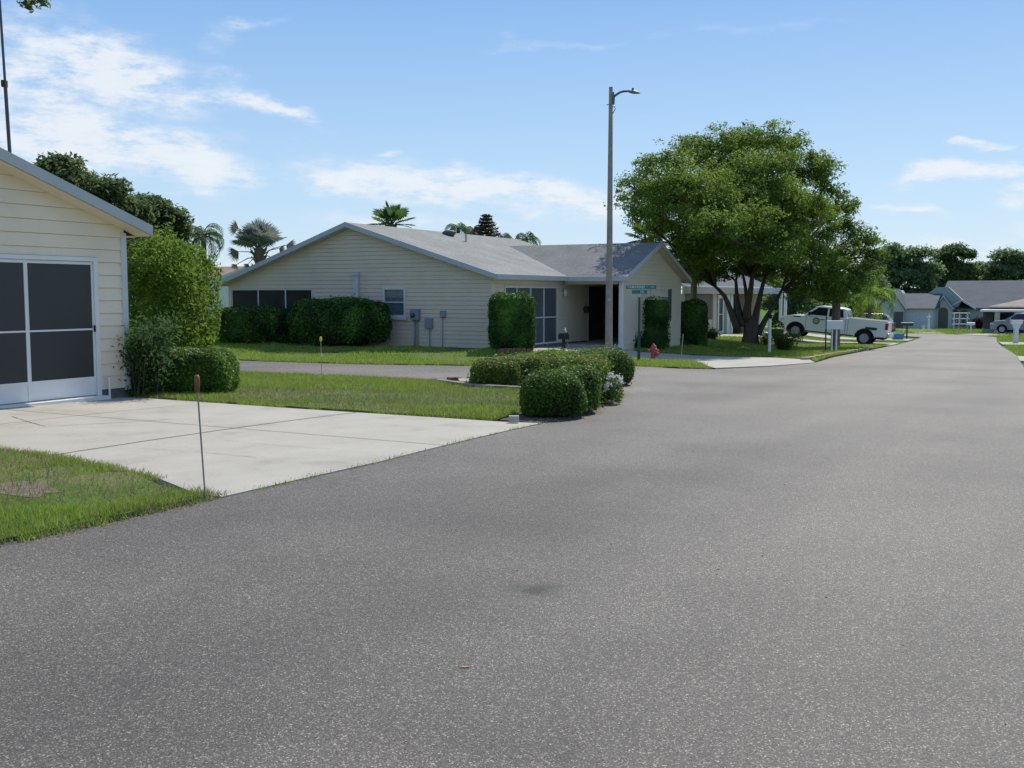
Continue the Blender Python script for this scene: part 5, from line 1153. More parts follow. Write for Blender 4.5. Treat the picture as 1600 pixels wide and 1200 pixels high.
# local frame of things turned by HEAD: +x away from the camera, -y to the right in the picture
def street_lamp():
    f = at(951, 575, Y=30.5); zg = G(f.x, f.y); t = thing('street_lamp', 'tall concrete street lamp pole with a cobra head lamp behind the corner bed', 'street lamp', (f.x, f.y, zg), HEAD)
    top = at(951, 136, Y=30.5).z - zg; k = 30.5 / FPX
    m = MB(); n = 8; rb, rt = 6.0 * k, 2.9 * k
    m.tube([(0, 0, -.3), (0, 0, .0), (0, 0, top * .5), (0, 0, top)], [rb, rb, (rb + rt) / 2, rt], 8)
    m.build('pole', plain('weathered_concrete', (.33, .285, .23), .85, .15, var=.18, sc=5, dirt=(.20, .175, .145)), t)
    m = MB(); z0 = top - 22 * k; z1 = top - 4 * k
    m.tube([(0, -3.6 * k, z0 - 4 * k), (0, -4.2 * k, z0 + 6 * k), (0, -6 * k, z0 + 9 * k), (0, -14 * k, z1 - 4 * k), (0, -20 * k, z1 - 2.3 * k), (0, -30 * k, z1 - 2.0 * k)], [.045, .04, .034, .032, .032, .03], 8)
    m.box(-.06, .06, -4.8 * k, -2.4 * k, z0 - 4 * k, z0 + 14 * k); m.build('bracket_arm', plain('arm_steel', (.12, .14, .155), .5, .4, .4), t, smooth=False)
    m = MB(); pr = [(0, -27), (1.6, -28), (2.4, -32), (2.6, -36), (1.6, -42), (0, -46)]
    zc = z1 - 2.2 * k; m.lathe([(r * k * 1.6, y * k) for r, y in pr], (0, 0, zc), 12, 'y')
    h = m.build('lamp_head', plain('lamp_grey', (.17, .20, .20), .5, .4), t, smooth=True)
    for v in h.data.vertices:
        v.co.z = zc - .02 + (v.co.z - zc) * (.75 if v.co.z > zc else .45) - (abs(v.co.y) - 28 * k) * .12; v.co.x *= 1.5
    m = MB(); m.lathe([(0, zc + .02), (1.7 * k, zc + .02), (1.7 * k, zc + 4.6 * k), (0, zc + 4.9 * k)], (0, -33.5 * k, 0), 10); m.build('photocell', plain('photocell', (.05, .10, .09), .5), h)
    m = MB(); m.tube([(0, 3.2 * k, top - 26 * k), (0, 6.8 * k, top - 27 * k)], .012, 5); m.tube([(0, -3 * k, top - 30 * k), (0, -5.6 * k, top - 29 * k), (0, -7 * k, top - 33 * k), (0, -4 * k, top - 38 * k), (0, -3.2 * k, top - 40 * k)], .012, 5); m.build('cable', BLACK, t)
    m = MB(); m.box(-rb - .012, -rb + .02, -.03, .05, 1.93, 1.99); m.build('number_tag', STEEL, t)
street_lamp()
TEAL = plain('sign_teal', (.015, .16, .15), .35, .4, var=.05)
LET = plain('sign_white', (.62, .70, .68), .4, .4, var=.02)
def text(name, body, size, parent, loc, rot, mat, ext=.001, xs=1.0):
    c = bpy.data.curves.new(name, 'FONT'); c.body = body; c.size = size; c.extrude = ext; c.offset = size * .008; c.align_x = 'CENTER'; c.align_y = 'CENTER'; c.materials.append(mat)
    o = bpy.data.objects.new(name, c); COL.objects.link(o); bpy.context.view_layer.update(); me = bpy.data.meshes.new_from_object(o); me.name = name; bpy.data.objects.remove(o); o = bpy.data.objects.new(name, me); COL.objects.link(o); o.parent = parent; o.location = loc; o.rotation_euler = rot; o.scale = (xs, 1, 1); return o
def street_sign():
    t, f = ground_thing('street_sign', 'green post with teal street name blades near the fire hydrant', 'street sign', 998, 566); Y = f.x * CF[0] + f.y * CF[1]; k = Y / FPX
    h = at(998, 450, Y=Y).z - t.location.z
    m = MB(); m.box(-.045, .045, -.045, .045, -.3, h * .42); m.box(-.03, .03, -.03, .03, h * .42 + .001, h - .30); m.build('post', plain('post_green', (.012, .06, .045), .45, .4), t, bevel=.006)
    yL, yR = (998 - 977) * k, (998 - 1024) * k
    m = MB(); m.box(-.008, .008, yR, yL, h - .03, h + .09); b = m.build('name_blade', TEAL, t)
    text('lettering', 'TAMARIND', .125, b, (-.0095, (yL + yR) / 2 + .17, h + .03), (R(90), 0, R(-90)), LET, xs=.92)
    text('lettering', 'WAY', .06, b, (-.0095, yR + .13, h + .035), (R(90), 0, R(-90)), LET); text('lettering', 'GR', .04, b, (-.0095, yR + .30, h + .04), (R(90), 0, R(-90)), LET)
    m = MB(); m.box(-.30, .30, -.007, .007, h - .19, h - .07); c = m.build('name_blade', TEAL, t); c.rotation_euler = (0, 0, R(-62))
    text('lettering', 'DR', .10, c, (-.1, .0085, h - .13), (R(90), 0, R(180)), LET); text('lettering', 'DR', .10, c, (.1, -.0085, h - .13), (R(90), 0, 0), LET)
    m = MB(); m.box(-.022, .022, -.03, .03, h - .32, h - .19); m.build('bracket', STEEL, t); m = MB(); m.box(-.02, .02, -.03, .03, h - .07, h - .03); m.build('bracket', STEEL, t)
street_sign()
def hydrant():
    t, f = ground_thing('fire_hydrant', 'faded red fire hydrant on the grass near the street sign', 'fire hydrant', 1021, 563.5); s = .60
    RED = plain('faded_red', (.42, .10, .085), .55, .35, var=.15, sc=14, dirt=(.45, .24, .20))
    m = MB(); m.lathe([(0, -.05), (.15, -.05), (.15, .03), (.115, .035), (.115, .44), (.15, .445), (.15, .49), (.125, .50), (.12, .56), (.085, .63), (.04, .66), (.035, .665), (.035, .71), (0, .71)], (0, 0, 0), 18)
    b = m.build('body', RED, t, smooth=False, bevel=.004)
    for y0, y1, r, z in ((-.11, -.20, .05, .40), (.11, .20, .05, .40)):
        m = MB(); m.lathe([(0, y0 * .9), (r, y0 * .9), (r, y1 * .9), (r * 1.25, y1 * .9), (r * 1.25, y1), (.02, y1), (.02, y1 * 1.14), (0, y1 * 1.14)], (0, 0, z), 14, 'y'); m.build('side_cap', RED, t)
    m = MB(); m.lathe([(0, -.1), (.075, -.1), (.075, -.19), (.095, -.19), (.095, -.235), (.03, -.24), (.03, -.27), (0, -.27)], (0, 0, .28), 16, 'x'); c = m.build('pump_cap', RED, t); c.rotation_euler = (0, 0, R(50))
    t.scale = (s / .71,) * 3
hydrant()
def stake(label, px, py, top, col, hd, r=.006, cat='marker stake', knob=True, white=None):
    t, f = ground_thing('marker_stake', label, cat, px, py); Y = f.x * CF[0] + f.y * CF[1]; h = at(px, top, Y=Y).z - t.location.z
    m = MB(); lean = (px - hd) * Y / FPX; m.tube([(0, 0, -.1), (0, lean, h)], r, 6); m.build('rod', col, t)
    return t, h, lean, Y
t, h, l, Y = stake('thin rod with a rust red head where the near lawn meets the driveway', 322, 782, 600, plain('rod_grey', (.28, .26, .23), .5, .4, .3), 312.5, .0065)
m = MB(); m.lathe([(0, h - .06), (.019, h - .06), (.021, h + .055), (.013, h + .07), (0, h + .07)], (0, l, 0), 10); m.build('head', plain('rust_red', (.25, .115, .07), .6, .2, var=.3, sc=30), t, smooth=True)
t, h, l, Y = stake('yellow topped rod at the edge of the middle lawn beside the side street', 503, 587, 530, plain('rod_yellow', (.42, .38, .16), .5), 502, .008)
m = MB(); m.ball((0, l, h), .055, 10, (.5, .6, 1.15)); m.build('reflector', plain('yellow_plastic', (.75, .66, .10), .4, .4), t, smooth=True)
m = MB(); m.box(-.014, .014, l * .5 - .016, l * .5 + .016, h * .5, h * .62); m.build('sleeve', plain('pale_yellow', (.62, .60, .35), .5), t)
stake('pale wooden stake leaning beside the beige house driveway, right of the hydrant', 1064, 557, 522, plain('pale_wood', (.42, .37, .28), .8), 1067, .02)
stake('short pale stake just behind the fire hydrant', 1013, 545, 518, plain('pale_wood', (.42, .37, .28), .8), 1012, .018)

def mailbox_post(name, label, px, gy, top, w_px, arched, mat, post, extras=None, rz=HEAD + R(60), group=None, L=.5, cat='mailbox', Y=None):
    t, f = ground_thing(name, label, cat, px, gy, rz, group, Y); Y = f.x * CF[0] + f.y * CF[1]; h = at(px, top, Y=Y).z - t.location.z
    m = MB(); m.box(-.045, .045, -.045, .045, -.2, h - .24); m.build('post', post, t, bevel=.006)
    r = .1; z0 = h - .235
    pr = [(-L/2, -r, z0), (-L/2, r, z0)] + [(-L/2, r * math.cos(a), z0 + .12 + r * math.sin(a)) for a in np.linspace(0, math.pi, 8)]
    m = MB(); m.prism(pr, (L, 0, 0)); b = m.build('box', mat, t)
    m = MB(); m.box(L * .1, L * .1 + .012, -r - .02, -r - .006, z0 + .1, z0 + .26); m.build('flag', plain('flag_red', (.4, .04, .03), .5), b)
    return t, h
def bird_mailbox():
    t, h = mailbox_post('mailbox', 'black mailbox with a white bird figure on top before the garage door', 881, 563, 519, 14, True, BLACK, BLACK, rz=HEAD + R(20), L=.48, Y=34.5)
    WB = plain('bird_white', (.72, .72, .68), .5); m = MB(); m.ball((-.05, -.02, h + .06), .055, 10, (1.2, .8, .8)); m.ball((-.12, .0, h + .12), .03, 8); m.tube([(-.05, -.02, h - .02), (-.05, -.02, h + .05)], .01, 5); m.tube([(-.15, .0, h + .12), (-.19, .0, h + .11)], [.01, .003], 5)
    m.tube([(0, -.03, h + .05), (.05, -.1, h + .02), (.12, -.16, h + .0)], [.035, .025, .006], 6); m.build('bird_figure', WB, t, smooth=True)
    m = MB(); m.tube([(0, .06, h * .15), (0, -.02, h * .6)], .014, 5); m.tube([(-.05, -.2, h * .25), (-.04, -.08, h * .7)], .012, 5); m.build('ribbon', plain('ribbon_grey', (.4, .4, .38), .6), t)
bird_mailbox()
# white mailbox on two thin posts before the truck, seen broadside
def sale_box():
    t, f = ground_thing('mailbox', 'white boxy mailbox on thin double posts before the palm trunk and truck', 'mailbox', 1303, 551, HEAD); Y = f.x * CF[0] + f.y * CF[1]; k = Y / FPX; h = at(1303, 501, Y=Y).z - t.location.z
    m = MB(); m.box(-.1, .1, -.35, .36, h - .38, h); m.build('box', WHITE, t, bevel=.02)
    for y in (-.09, .10):
        m = MB(); m.box(-.03, .03, y - .03, y + .03, -.1, h - .383); m.build('post', WHITE, t)
    m = MB(); m.box(-.03, .03, .118, .34, h - .80, h - .76); m.build('cross_bar', WHITE, t)
    m = MB(); m.tube([(.1, .34, -.1), (.1, .34, h + .18)], .03, 6); m.build('hook_pole', BLACK, t)
sale_box()
def white_post():
    t, f = ground_thing('lamp_post', 'short white post with a small dark lantern in front of the big tree', 'garden lamp', 1202, 553); Y = f.x * CF[0] + f.y * CF[1]; h = at(1202, 498, Y=Y).z - t.location.z
    m = MB(); m.box(-.055, .055, -.055, .055, -.1, h); m.build('post', WHITE, t, bevel=.01)
    m = MB(); m.lathe([(0, h), (.07, h + .01), (.09, h + .12), (.11, h + .13), (.02, h + .2), (0, h + .2)], n=10); m.build('lantern', BLACK, t)
white_post()
def urn():
    f = at(1213, 541); t = thing('planter', 'dark urn planter holding a pale green plant beside the white post', 'planter', (f.x, f.y, G(f.x, f.y)), HEAD)
    m = MB(); m.lathe([(0, -.02), (.2, 0), (.2, .05), (.1, .12), (.1, .3), (.26, .55), (.36, .82), (.38, .86), (.3, .86), (.3, .8), (0, .8)], n=16); m.build('urn', plain('urn_brown', (.10, .065, .045), .7), t, smooth=True)
    r = np.random.default_rng(4); Vs = []; d = unit(240, r); d[:, 2] = abs(d[:, 2]); q = d * .34 + np.array([0, 0, .95]); np_mesh('foliage', leaf_quads(q, unit(240, r), .13, .4, r), 4, BUSH_LT, t)
urn()
f = at(1226, 549); sprays('shrub', 'bushy leafy plant beside the urn in front of the truck', 'shrub', (f.x, f.y, G(f.x, f.y)), 42, 1.15, .8, BUSH_LT, leaf=.14, per=36, seed=15)
f = at(1196, 541); sprays('shrub', 'small yellow green plant between the big tree and the white post', 'shrub', (f.x, f.y, G(f.x, f.y)), 20, .8, .4, BUSH_LT, leaf=.12, per=26, seed=16)
f = at(1146, 533); sprays('shrub', 'tiny green plant at the foot of the white door posts', 'shrub', (f.x, f.y + 1.5, G(f.x, f.y)), 14, .45, .3, BUSH_LT, leaf=.1, per=20, seed=17)
def lattice():
    t, f = ground_thing('garden_chair', 'white slatted fan backed chair behind the big tree trunk', 'chair', 1188, 527); Y = f.x * CF[0] + f.y * CF[1]
    m = MB()
    for i in range(7):
        a = R(-24 + 8 * i); m.prism([(.25, .05 + .28 * (i - 3) / 3 - .035, .4), (.25, .05 + .28 * (i - 3) / 3 + .035, .4), (.38, .05 + 1.0 * math.sin(a) + .05, 1.25 - .04 * (i - 3) ** 2), (.38, .05 + 1.0 * math.sin(a) - .05, 1.25 - .04 * (i - 3) ** 2)], (.02, 0, 0))
    m.build('backrest', WHITE, t); m = MB(); m.box(-.3, .28, -.28, .36, .36, .40); m.build('seat', WHITE, t)
    for x, y in ((-.27, -.25), (-.27, .31), (.24, -.25), (.24, .31)): m = MB(); m.box(x, x + .05, y, y + .03, -.02, .36); m.build('leg', WHITE, t)
    for y in (-.36, .34): m = MB(); m.box(-.34, .26, y, y + .1, .58, .61); m.box(-.3, -.26, y + .03, y + .06, .401, .58); m.build('armrest', WHITE, t)
lattice()
def trellis():
    f = at(997, 538); c = (f.x, f.y, G(f.x, f.y)); t = thing('trellis', 'narrow white ladder trellis with a flower beside the porch wing', 'trellis', c, HEAD); m = MB(); h = 2.0
    m.tube([(0, .22, 0), (0, -.02, h)], .015, 5); m.tube([(0, -.10, 0), (0, -.10, h)], .015, 5)
    for i in range(13): z = .35 + i * .125; w = .22 - .24 * z / h; m.tube([(0, w, z), (0, -.1, z)], .024, 5)
    m.build('frame', WHITE, t); m = MB(); m.ball((-.1, -.45, .75), .07, 8); m.ball((-.1, -.52, 1.25), .05, 8, (1, 1, 2)); m.build('flower', plain('petal_white', (.7, .7, .68), .6), t)
trellis()
def bell():
    q = at(912, 484, w=17.76); t = thing('bird_feeder', 'dark house shaped feeder hanging on the wall beside the entry door', 'bird feeder', (q.x, q.y - .12, q.z - .12), 0)
    m = MB(); m.box(-.1, .1, -.08, .08, 0, .16); m.build('box', plain('feeder', (.035, .045, .03), .7), t); m = MB(); m.prism([(-.14, -.1, .161), (.14, -.1, .161), (0, -.1, .27)], (0, .2, 0)); m.build('roof', plain('feeder', (.035, .045, .03), .7), t)
    m = MB(); m.tube([(0, 0, .26), (0, 0, .36), (0, .10, .36)], .008, 5); m.build('hook', BLACK, t)
bell()
# bed edging: a long landscape timber, stray bricks, a concrete block at the drive
def timber(a, b, label, wd=.07, ht=.10, mat=None, name='edging_timber'):
    a = at(*a); b = at(*b); L = (b - a).length; t = thing(name, label, 'edging', (a.x, a.y, G(a.x, a.y)), math.atan2(b.y - a.y, b.x - a.x))
    m = MB(); m.box(0, L, -wd, wd, -.04, ht); dz = G(b.x, b.y) - G(a.x, a.y)
    o = m.build('timber', mat or plain('grey_timber', (.30, .28, .24), .9, .1, var=.3, sc=8, dirt=(.14, .12, .10)), t, bevel=.012)
    for v in o.data.vertices: v.co.z += dz * v.co.x / L
    return t
timber((686, 600), (742, 608), 'short weathered timber at the side street corner of the bed')
timber((744, 608.5), (832, 613), 'long weathered timber edging between the lawn and the bed')
BRK = plain('worn_brick', (.22, .11, .08), .9, .1, var=.35, sc=20, dirt=(.30, .25, .2))
def brick(px, py, rz, label, grp=None, sz=(.2, .1, .09), mat=None, name='brick', tilt=0):
    f = at(px, py); t = MB(); t.box(-sz[0] / 2, sz[0] / 2, -sz[1] / 2, sz[1] / 2, 0, sz[2]); o = t.build(name, mat or BRK, None, bevel=.008); o.location = (f.x, f.y, G(f.x, f.y) + .025); o.rotation_euler = (tilt, 0, rz); tag(o, label, 'block', grp); return o
brick(704, 598, .9, 'dark red brick at the side street corner of the bed')
brick(713, 598, 1.4, 'second brick lying behind the dark red one at the bed corner', tilt=.1)
brick(728, 600, .6, 'pale flat slab leaning at the bed corner before the yellow hedge', sz=(.75, .3, .06), mat=plain('pale_slab', (.36, .32, .26), .9), name='slab', tilt=.06)
brick(803, 662, HEAD, 'grey concrete block at the tip of the lawn beside the driveway', sz=(.10, .13, .08), mat=CONC, name='concrete_block')
def low_wall():
    pts = [at(790 + 8 * i, 554 - .3 * i) for i in range(7)]; 
    for i, p in enumerate(pts[:6]):
        m = MB(); m.box(-.1, .1, -.085, .085, 0, .17); o = m.build('edging_brick', BRK, None, bevel=.01); o.location = (p.x - .25, p.y, G(p.x, p.y) + .03); o.rotation_euler = (0, 0, HEAD + .1 * i)
        tag(o, 'brown edging brick at the foot of the tall boxy bush', 'brick', 'brown edging bricks around the boxy bush')
low_wall()
PAV = plain('tan_paver', (.36, .26, .18), .9, .1, var=.35, sc=12)
for i in range(13):
    t_ = i / 12; px = 1262 + (1362 - 1262) * t_; py = 562.5 - 17 * t_ ** .9 + (.6 if i % 2 else 0)
    f = at(px, py); m = MB(); m.box(-.3, .3, -.12, .12, -.03, .10); o = m.build('edging_stone', PAV, None, bevel=.02); o.location = (f.x, f.y + .05, G(f.x, f.y)); o.rotation_euler = (.04 * (i % 3 - 1), 0, .25 * ((i * 7) % 5 - 2) * .3)
    tag(o, 'tan edging stone along the road edge of the lawn under the big tree', 'stone', 'tan edging stones along the tree lawn')
# aerial mast behind the near house
a = at(18, 300, Y=19.5); t = thing('antenna_mast', 'thin dark aerial mast rising behind the near cream roof', 'antenna', (a.x, a.y, G(a.x, a.y)), HEAD)
for nm, z0, z1, r in (('lower_pole', -.1, 5.6, .034), ('upper_pole', 5.6, 9.6, .024)):
    m = MB(); lean = lambda z: .026 * (z - 4.2) ; m.tube([(0, lean(z0), z0), (0, lean(z1), z1)], r, 8); m.build(nm, plain('mast_dark', (.06, .07, .085), .5, .4), t)
m = MB(); m.box(-.05, .05, .01, .09, 5.5, 5.62); m.build('clamp', BLACK, t)

# ------------------------------------------------------------------ vehicles (local x forward, y to the driver's left)
PAINT_W = plain('truck_white', (.76, .77, .78), .22, .55, var=.015); CARGLASS = m_glass('car_glass', (.02, .023, .026))
LAMP_R = plain('tail_red', (.35, .015, .012), .2, .5); CHROME = plain('chrome', (.6, .62, .64), .18, .6, .9, var=.05); PLAST = plain('black_trim', (.025, .025, .027), .55, .3); RIM = plain('alloy', (.42, .43, .44), .45, .5, .2)
def arc_pts(cx, r, z0, n=9): 
    a0 = math.asin(max(-1, min(1, (z0 - .40) / r))); return [(cx + r * math.cos(a), .40 + r * math.sin(a)) for a in np.linspace(math.pi - a0, a0, n)]
def wheel(t, x, y, r=.40, w=.27):
    s = 1 if y > 0 else -1; o = MB(); o.lathe([(r * .62, -w / 2), (r * .93, -w / 2), (r, -w * .36), (r, w * .36), (r * .93, w / 2), (r * .62, w / 2), (r * .62, -w / 2)], (x, y, r), 28, 'y', caps=False); ty = o.build('wheel', RUBBER, t, smooth=True)
    m = MB(); m.lathe([(0, s * w * .28), (r * .16, s * w * .36), (r * .2, s * w * .25), (r * .52, s * w * .30), (r * .60, s * w * .49), (r * .645, s * w * .49), (r * .645, s * w * .2), (0, s * w * .1)], (x, y, r), 24, 'y')
    for k in range(6):
        a = k * math.pi / 3; dx, dz = math.cos(a), math.sin(a); m.tube([(x + dx * .06, y + s * w * .33, r + dz * .06), (x + dx * r * .58, y + s * w * .36, r + dz * r * .58)], .035, 5)
    m.build('rim', RIM, ty)
def side_window(m, pts, y, tilt):
    s = 1 if y > 0 else -1; zb = min(p[1] for p in pts)
    m.prism([(px, y - s * tilt * (pz - zb) + s * .004, pz) for px, pz in pts], (0, s * .008, 0))
def pickup():
    back = at(1386, 538); front = at(1224, 528); d = Vector((front.x - back.x, front.y - back.y)); rz = math.atan2(d.y, d.x)
    c = at(1357, 539); u0 = Vector((c.x, c.y)); fwd = Vector((math.cos(rz), math.sin(rz))); left = Vector((-fwd.y, fwd.x))
    rz = R(90) + R(1.5); fwd = Vector((math.cos(rz), math.sin(rz))); left = Vector((-fwd.y, fwd.x))
    # the rear wheel on the viewer's side stands where it does in the picture
    o = Vector((at(1349, 539, Y=57.2).x, at(1349, 539, Y=57.2).y)); org = o - left * .84 + fwd * 1.25 * 0
    t = thing('pickup_truck', 'white crew cab pickup truck with a round green door emblem parked on a driveway', 'truck', (org.x, org.y, 0), rz)
    zr = at(1349, 539.5, Y=57.2).z; zf = at(1248, 527.5, Y=59.0).z; t.location.z = zr; WB = 3.75; t.rotation_euler = (0, -math.atan2(zf - zr, WB), rz)
    # local origin: ground under the rear axle
    y = .98; wr = .52
    low = [(-1.12, .55)] + [(-1.16, .95), (-1.17, 1.38), (.95, 1.40), (.96, 1.36), (3.05, 1.30), (3.2, 1.32), (4.05, 1.27), (4.55, 1.18), (4.66, 1.02), (4.68, .55), (4.60, .42)]
    low += [(WB + .56, .42)] + arc_pts(WB, wr, .45)[::-1] + [(WB - .56, .42), (.62, .42)] + arc_pts(0, wr, .45)[::-1] + [(-.56, .52)]
    m = MB(); m.prism([(x, -y, z) for x, z in low], (0, 2 * y, 0)); body = m.build('body', PAINT_W, t, bevel=.045, seg=3)
    m = MB(); m.box(-1.0, 4.5, -.78, .78, .40, 1.1); m.build('underbody', PLAST, t)
    cab = [(.98, 1.33), (1.12, 1.86), (1.35, 1.925), (2.55, 1.93), (2.75, 1.88), (3.42, 1.30)]
    yt, yb = .74, .92; m = MB(); n = len(cab); yy = lambda z: yb - (yb - yt) * (z - 1.3) / .63
    m.add([(x, -yy(z), z) for x, z in cab] + [(x, yy(z), z) for x, z in cab], [tuple(range(n))[::-1], tuple(range(n, 2 * n))] + [(i, (i + 1) % n, n + (i + 1) % n, n + i) for i in range(n)])
    cb = m.build('cab', PAINT_W, t, bevel=.05, seg=3)
    for s in (1, -1):
        for nm, pts in (('door_window', [(2.12, 1.40), (2.12, 1.84), (2.62, 1.84), (3.18, 1.40)]), ('door_window', [(1.22, 1.40), (1.30, 1.82), (2.02, 1.84), (2.02, 1.40)])):
            m = MB(); m.prism([(px, s * (yy(pz) + .003), pz) for px, pz in pts], (0, s * .008, 0)); m.build(nm, CARGLASS, cb)
    m = MB(); m.prism([(3.40, -.80, 1.36), (3.40, .80, 1.36), (2.82, .70, 1.84), (2.82, -.70, 1.84)], (.02, 0, .015)); m.build('windshield', CARGLASS, cb)
    m = MB(); m.prism([(.99, -.74, 1.45), (.99, .74, 1.45), (1.09, .68, 1.80), (1.09, -.68, 1.80)], (-.012, 0, 0)); m.build('rear_glass', CARGLASS, cb)
    m = MB(); m.box(-1.08, .88, -.82, .82, 1.385, 1.405); m.build('bed_cover', PLAST, t)
    m = MB()
    for s in (1, -1): m.box(-1.15, .93, s * .95 - .035, s * .95 + .035, 1.402, 1.43)
    m.build('bed_rail', PAINT_W, t)
    for x, yw in ((0, .84), (0, -.84), (WB, .84), (WB, -.84)): wheel(t, x, yw, .405)
    m = MB()
    for s in (1, -1):
        for cx in (0, WB):
            ar = [(cx + .535 * math.cos(a), .40 + .535 * math.sin(a)) for a in np.linspace(math.pi + .0, 0, 13)]; ai = [(cx + .47 * math.cos(a), .40 + .47 * math.sin(a)) for a in np.linspace(0, math.pi, 13)]
            m.prism([(x, s * .975, z) for x, z in ar + ai], (0, s * .02, 0))
    m.build('wheel_arch', PLAST, t)
    for s in (1, -1):
        m = MB(); m.box(-1.19, -1.0, s * .88 - .09 * (s < 0) - .0, s * .88 + .115 * (s > 0) + .0 if s > 0 else s * .88 + .0, .96, 1.30); m2 = MB(); lo, hi = sorted((s * .80, s * .995)); m2.box(-1.185, -1.02, lo, hi, .96, 1.32); m2.build('taillight', LAMP_R, t, bevel=.02)
        m = MB(); lo, hi = sorted((s * .70, s * .985)); m.box(4.45, 4.69, lo, hi, .93, 1.06); m.build('headlight', plain('head_glass', (.5, .52, .55), .1, .6), t, bevel=.015)
        m = MB(); lo, hi = sorted((s * .94, s * 1.16)); m.box(3.0, 3.12, lo, hi, 1.36, 1.58); m.build('mirror', PLAST, t, bevel=.03)
        for hx in (2.22, 1.22): m = MB(); lo, hi = sorted((s * .975, s * 1.0)); m.box(hx, hx + .24, lo, hi, 1.16, 1.20); m.build('door_handle', PLAST, t)
        m = MB(); lo, hi = sorted((s * .978, s * .99)); m.box(-.78 + .25, -.1 + .25, lo, hi, .95, 1.02) if False else m.box(3.55, 3.95, lo, hi, 1.19, 1.25); m.build('fender_vent', PLAST, t)
    # panel gaps
    m = MB()
    for s in (1, -1):
        for x in (1.05, 2.10, 3.22): lo, hi = sorted((s * .9775, s * .9825)); m.box(x, x + .015, lo, hi, .52, 1.34)
        lo, hi = sorted((s * .9775, s * .9825)); m.box(.93, .945, lo, hi, .5, 1.36)
        m.box(.6, 3.2, lo, hi, .44, .50)
    m.build('door_seam', PLAST, t)
    m = MB(); m.box(-1.30, -1.05, -.94, .94, .52, .78); m.build('bumper', CHROME, t, bevel=.05); m = MB(); m.box(4.62, 4.80, -.93, .93, .45, .72); m.build('bumper', CHROME, t, bevel=.05)
    m = MB(); m.box(4.66, 4.71, -.68, .68, .75, 1.06); m.build('grille', PLAST, t, bevel=.01)
    EG = plain('emblem_green', (.13, .20, .10), .5); EY = plain('emblem_pale', (.34, .38, .22), .5)
    for s in (1, -1):
        lo = s * .982; m = MB(); m.lathe([(0, lo), (.20, lo), (.20, lo + s * .004), (0, lo + s * .004)], (2.66, 0, 1.08), 24, 'y'); e = m.build('emblem', EG, t); m = MB(); m.lathe([(0, lo), (.125, lo), (.125, lo + s * .007), (0, lo + s * .007)], (2.66, 0, 1.08), 20, 'y'); e2 = m.build('emblem_centre', EY, e)
    m = MB(); m.box(-.75, .55, .985, 1.03, .79, 1.0) if False else m.box(-.62, -.02, .986, 1.03, .90, 1.03); 
    m.build('black_box', PLAST, t)  # plain black block beside the top of the rear wheel arch
    return t
pickup()
def suv(label, loc, rz, paint, cat='car', L=4.6, name='parked_car'):
    t = thing(name, label, cat, loc, rz); x0 = -.95; WB = 2.7; y = .91
    low = [(x0, .5), (x0 - .02, .95), (x0 + .1, 1.08), (2.6, 1.06), (3.3, .98), (3.55, .82), (3.6, .5), (3.5, .3), (WB + .45, .3)] + [(a, b - .07) for a, b in arc_pts(WB, .41, .4)][::-1] + [(WB - .45, .3), (.45, .3)] + [(a, b - .07) for a, b in arc_pts(0, .41, .4)][::-1] + [(-.45, .34)]
    m = MB(); m.prism([(a, -y, b) for a, b in low], (0, 2 * y, 0)); m.build('body', paint, t, bevel=.05, seg=3)
    m = MB(); m.box(x0 + .1, 3.4, -.7, .7, .28, .9); m.build('underbody', PLAST, t)
    cab = [(x0 + .05, 1.05), (x0 + .35, 1.52), (x0 + .6, 1.64), (1.4, 1.66), (1.8, 1.58), (2.55, 1.05)]; yy = lambda z: .86 - .22 * (z - 1.05) / .6; n = len(cab)
    m = MB(); m.add([(a, -yy(b), b) for a, b in cab] + [(a, yy(b), b) for a, b in cab], [tuple(range(n))[::-1], tuple(range(n, 2 * n))] + [(i, (i + 1) % n, n + (i + 1) % n, n + i) for i in range(n)]); cb = m.build('cab', paint, t, bevel=.06, seg=3)
    for s in (1, -1):
        m = MB()
        for pts in ([(.95, 1.10), (.95, 1.56), (1.65, 1.56), (2.25, 1.10)], [(-.05, 1.10), (-.05, 1.56), (.87, 1.56), (.87, 1.10)], [(-.75, 1.10), (-.52, 1.5), (-.15, 1.54), (-.15, 1.10)]): m.prism([(a, s * (yy(b) + .004), b) for a, b in pts], (0, s * .008, 0))
        m.build('side_window', CARGLASS, cb)
        lo, hi = sorted((s * .70, s * .93)); m = MB(); m.box(x0 - .05, x0 + .12, lo, hi, .80, 1.02); m.build('taillight', LAMP_R, t, bevel=.02)
        m = MB(); m.box(3.3, 3.58, lo, hi, .70, .84); m.build('headlight', plain('head_glass', (.5, .52, .55), .1, .6), t, bevel=.02)
        m = MB(); lo, hi = sorted((s * .88, s * 1.06)); m.box(2.05, 2.15, lo, hi, 1.05, 1.2); m.build('mirror', paint, t, bevel=.03)
    m = MB(); m.prism([(x0 + .09, -.68, 1.12), (x0 + .09, .68, 1.12), (x0 + .36, .6, 1.50), (x0 + .36, -.6, 1.50)], (-.03, 0, .02)); m.build('rear_glass', CARGLASS, cb)
    m = MB(); m.prism([(2.50, -.72, 1.11), (2.50, .72, 1.11), (1.86, .62, 1.56), (1.86, -.62, 1.56)], (.02, 0, .02)); m.build('windshield', CARGLASS, cb)
    for a, b in ((0, .8), (0, -.8), (WB, .8), (WB, -.8)): wheel(t, a, b, .34, .23)
    m = MB(); m.box(x0 - .08, x0 + .05, -.85, .85, .42, .68); m.build('bumper', PLAST, t, bevel=.04)
    return t
a = at(1398, 520, Y=69.5); suv('dark red car behind the tailgate of the white truck', (a.x, a.y + 1.1, G(a.x, a.y)), R(90), plain('car_red', (.12, .018, .015), .25, .5))
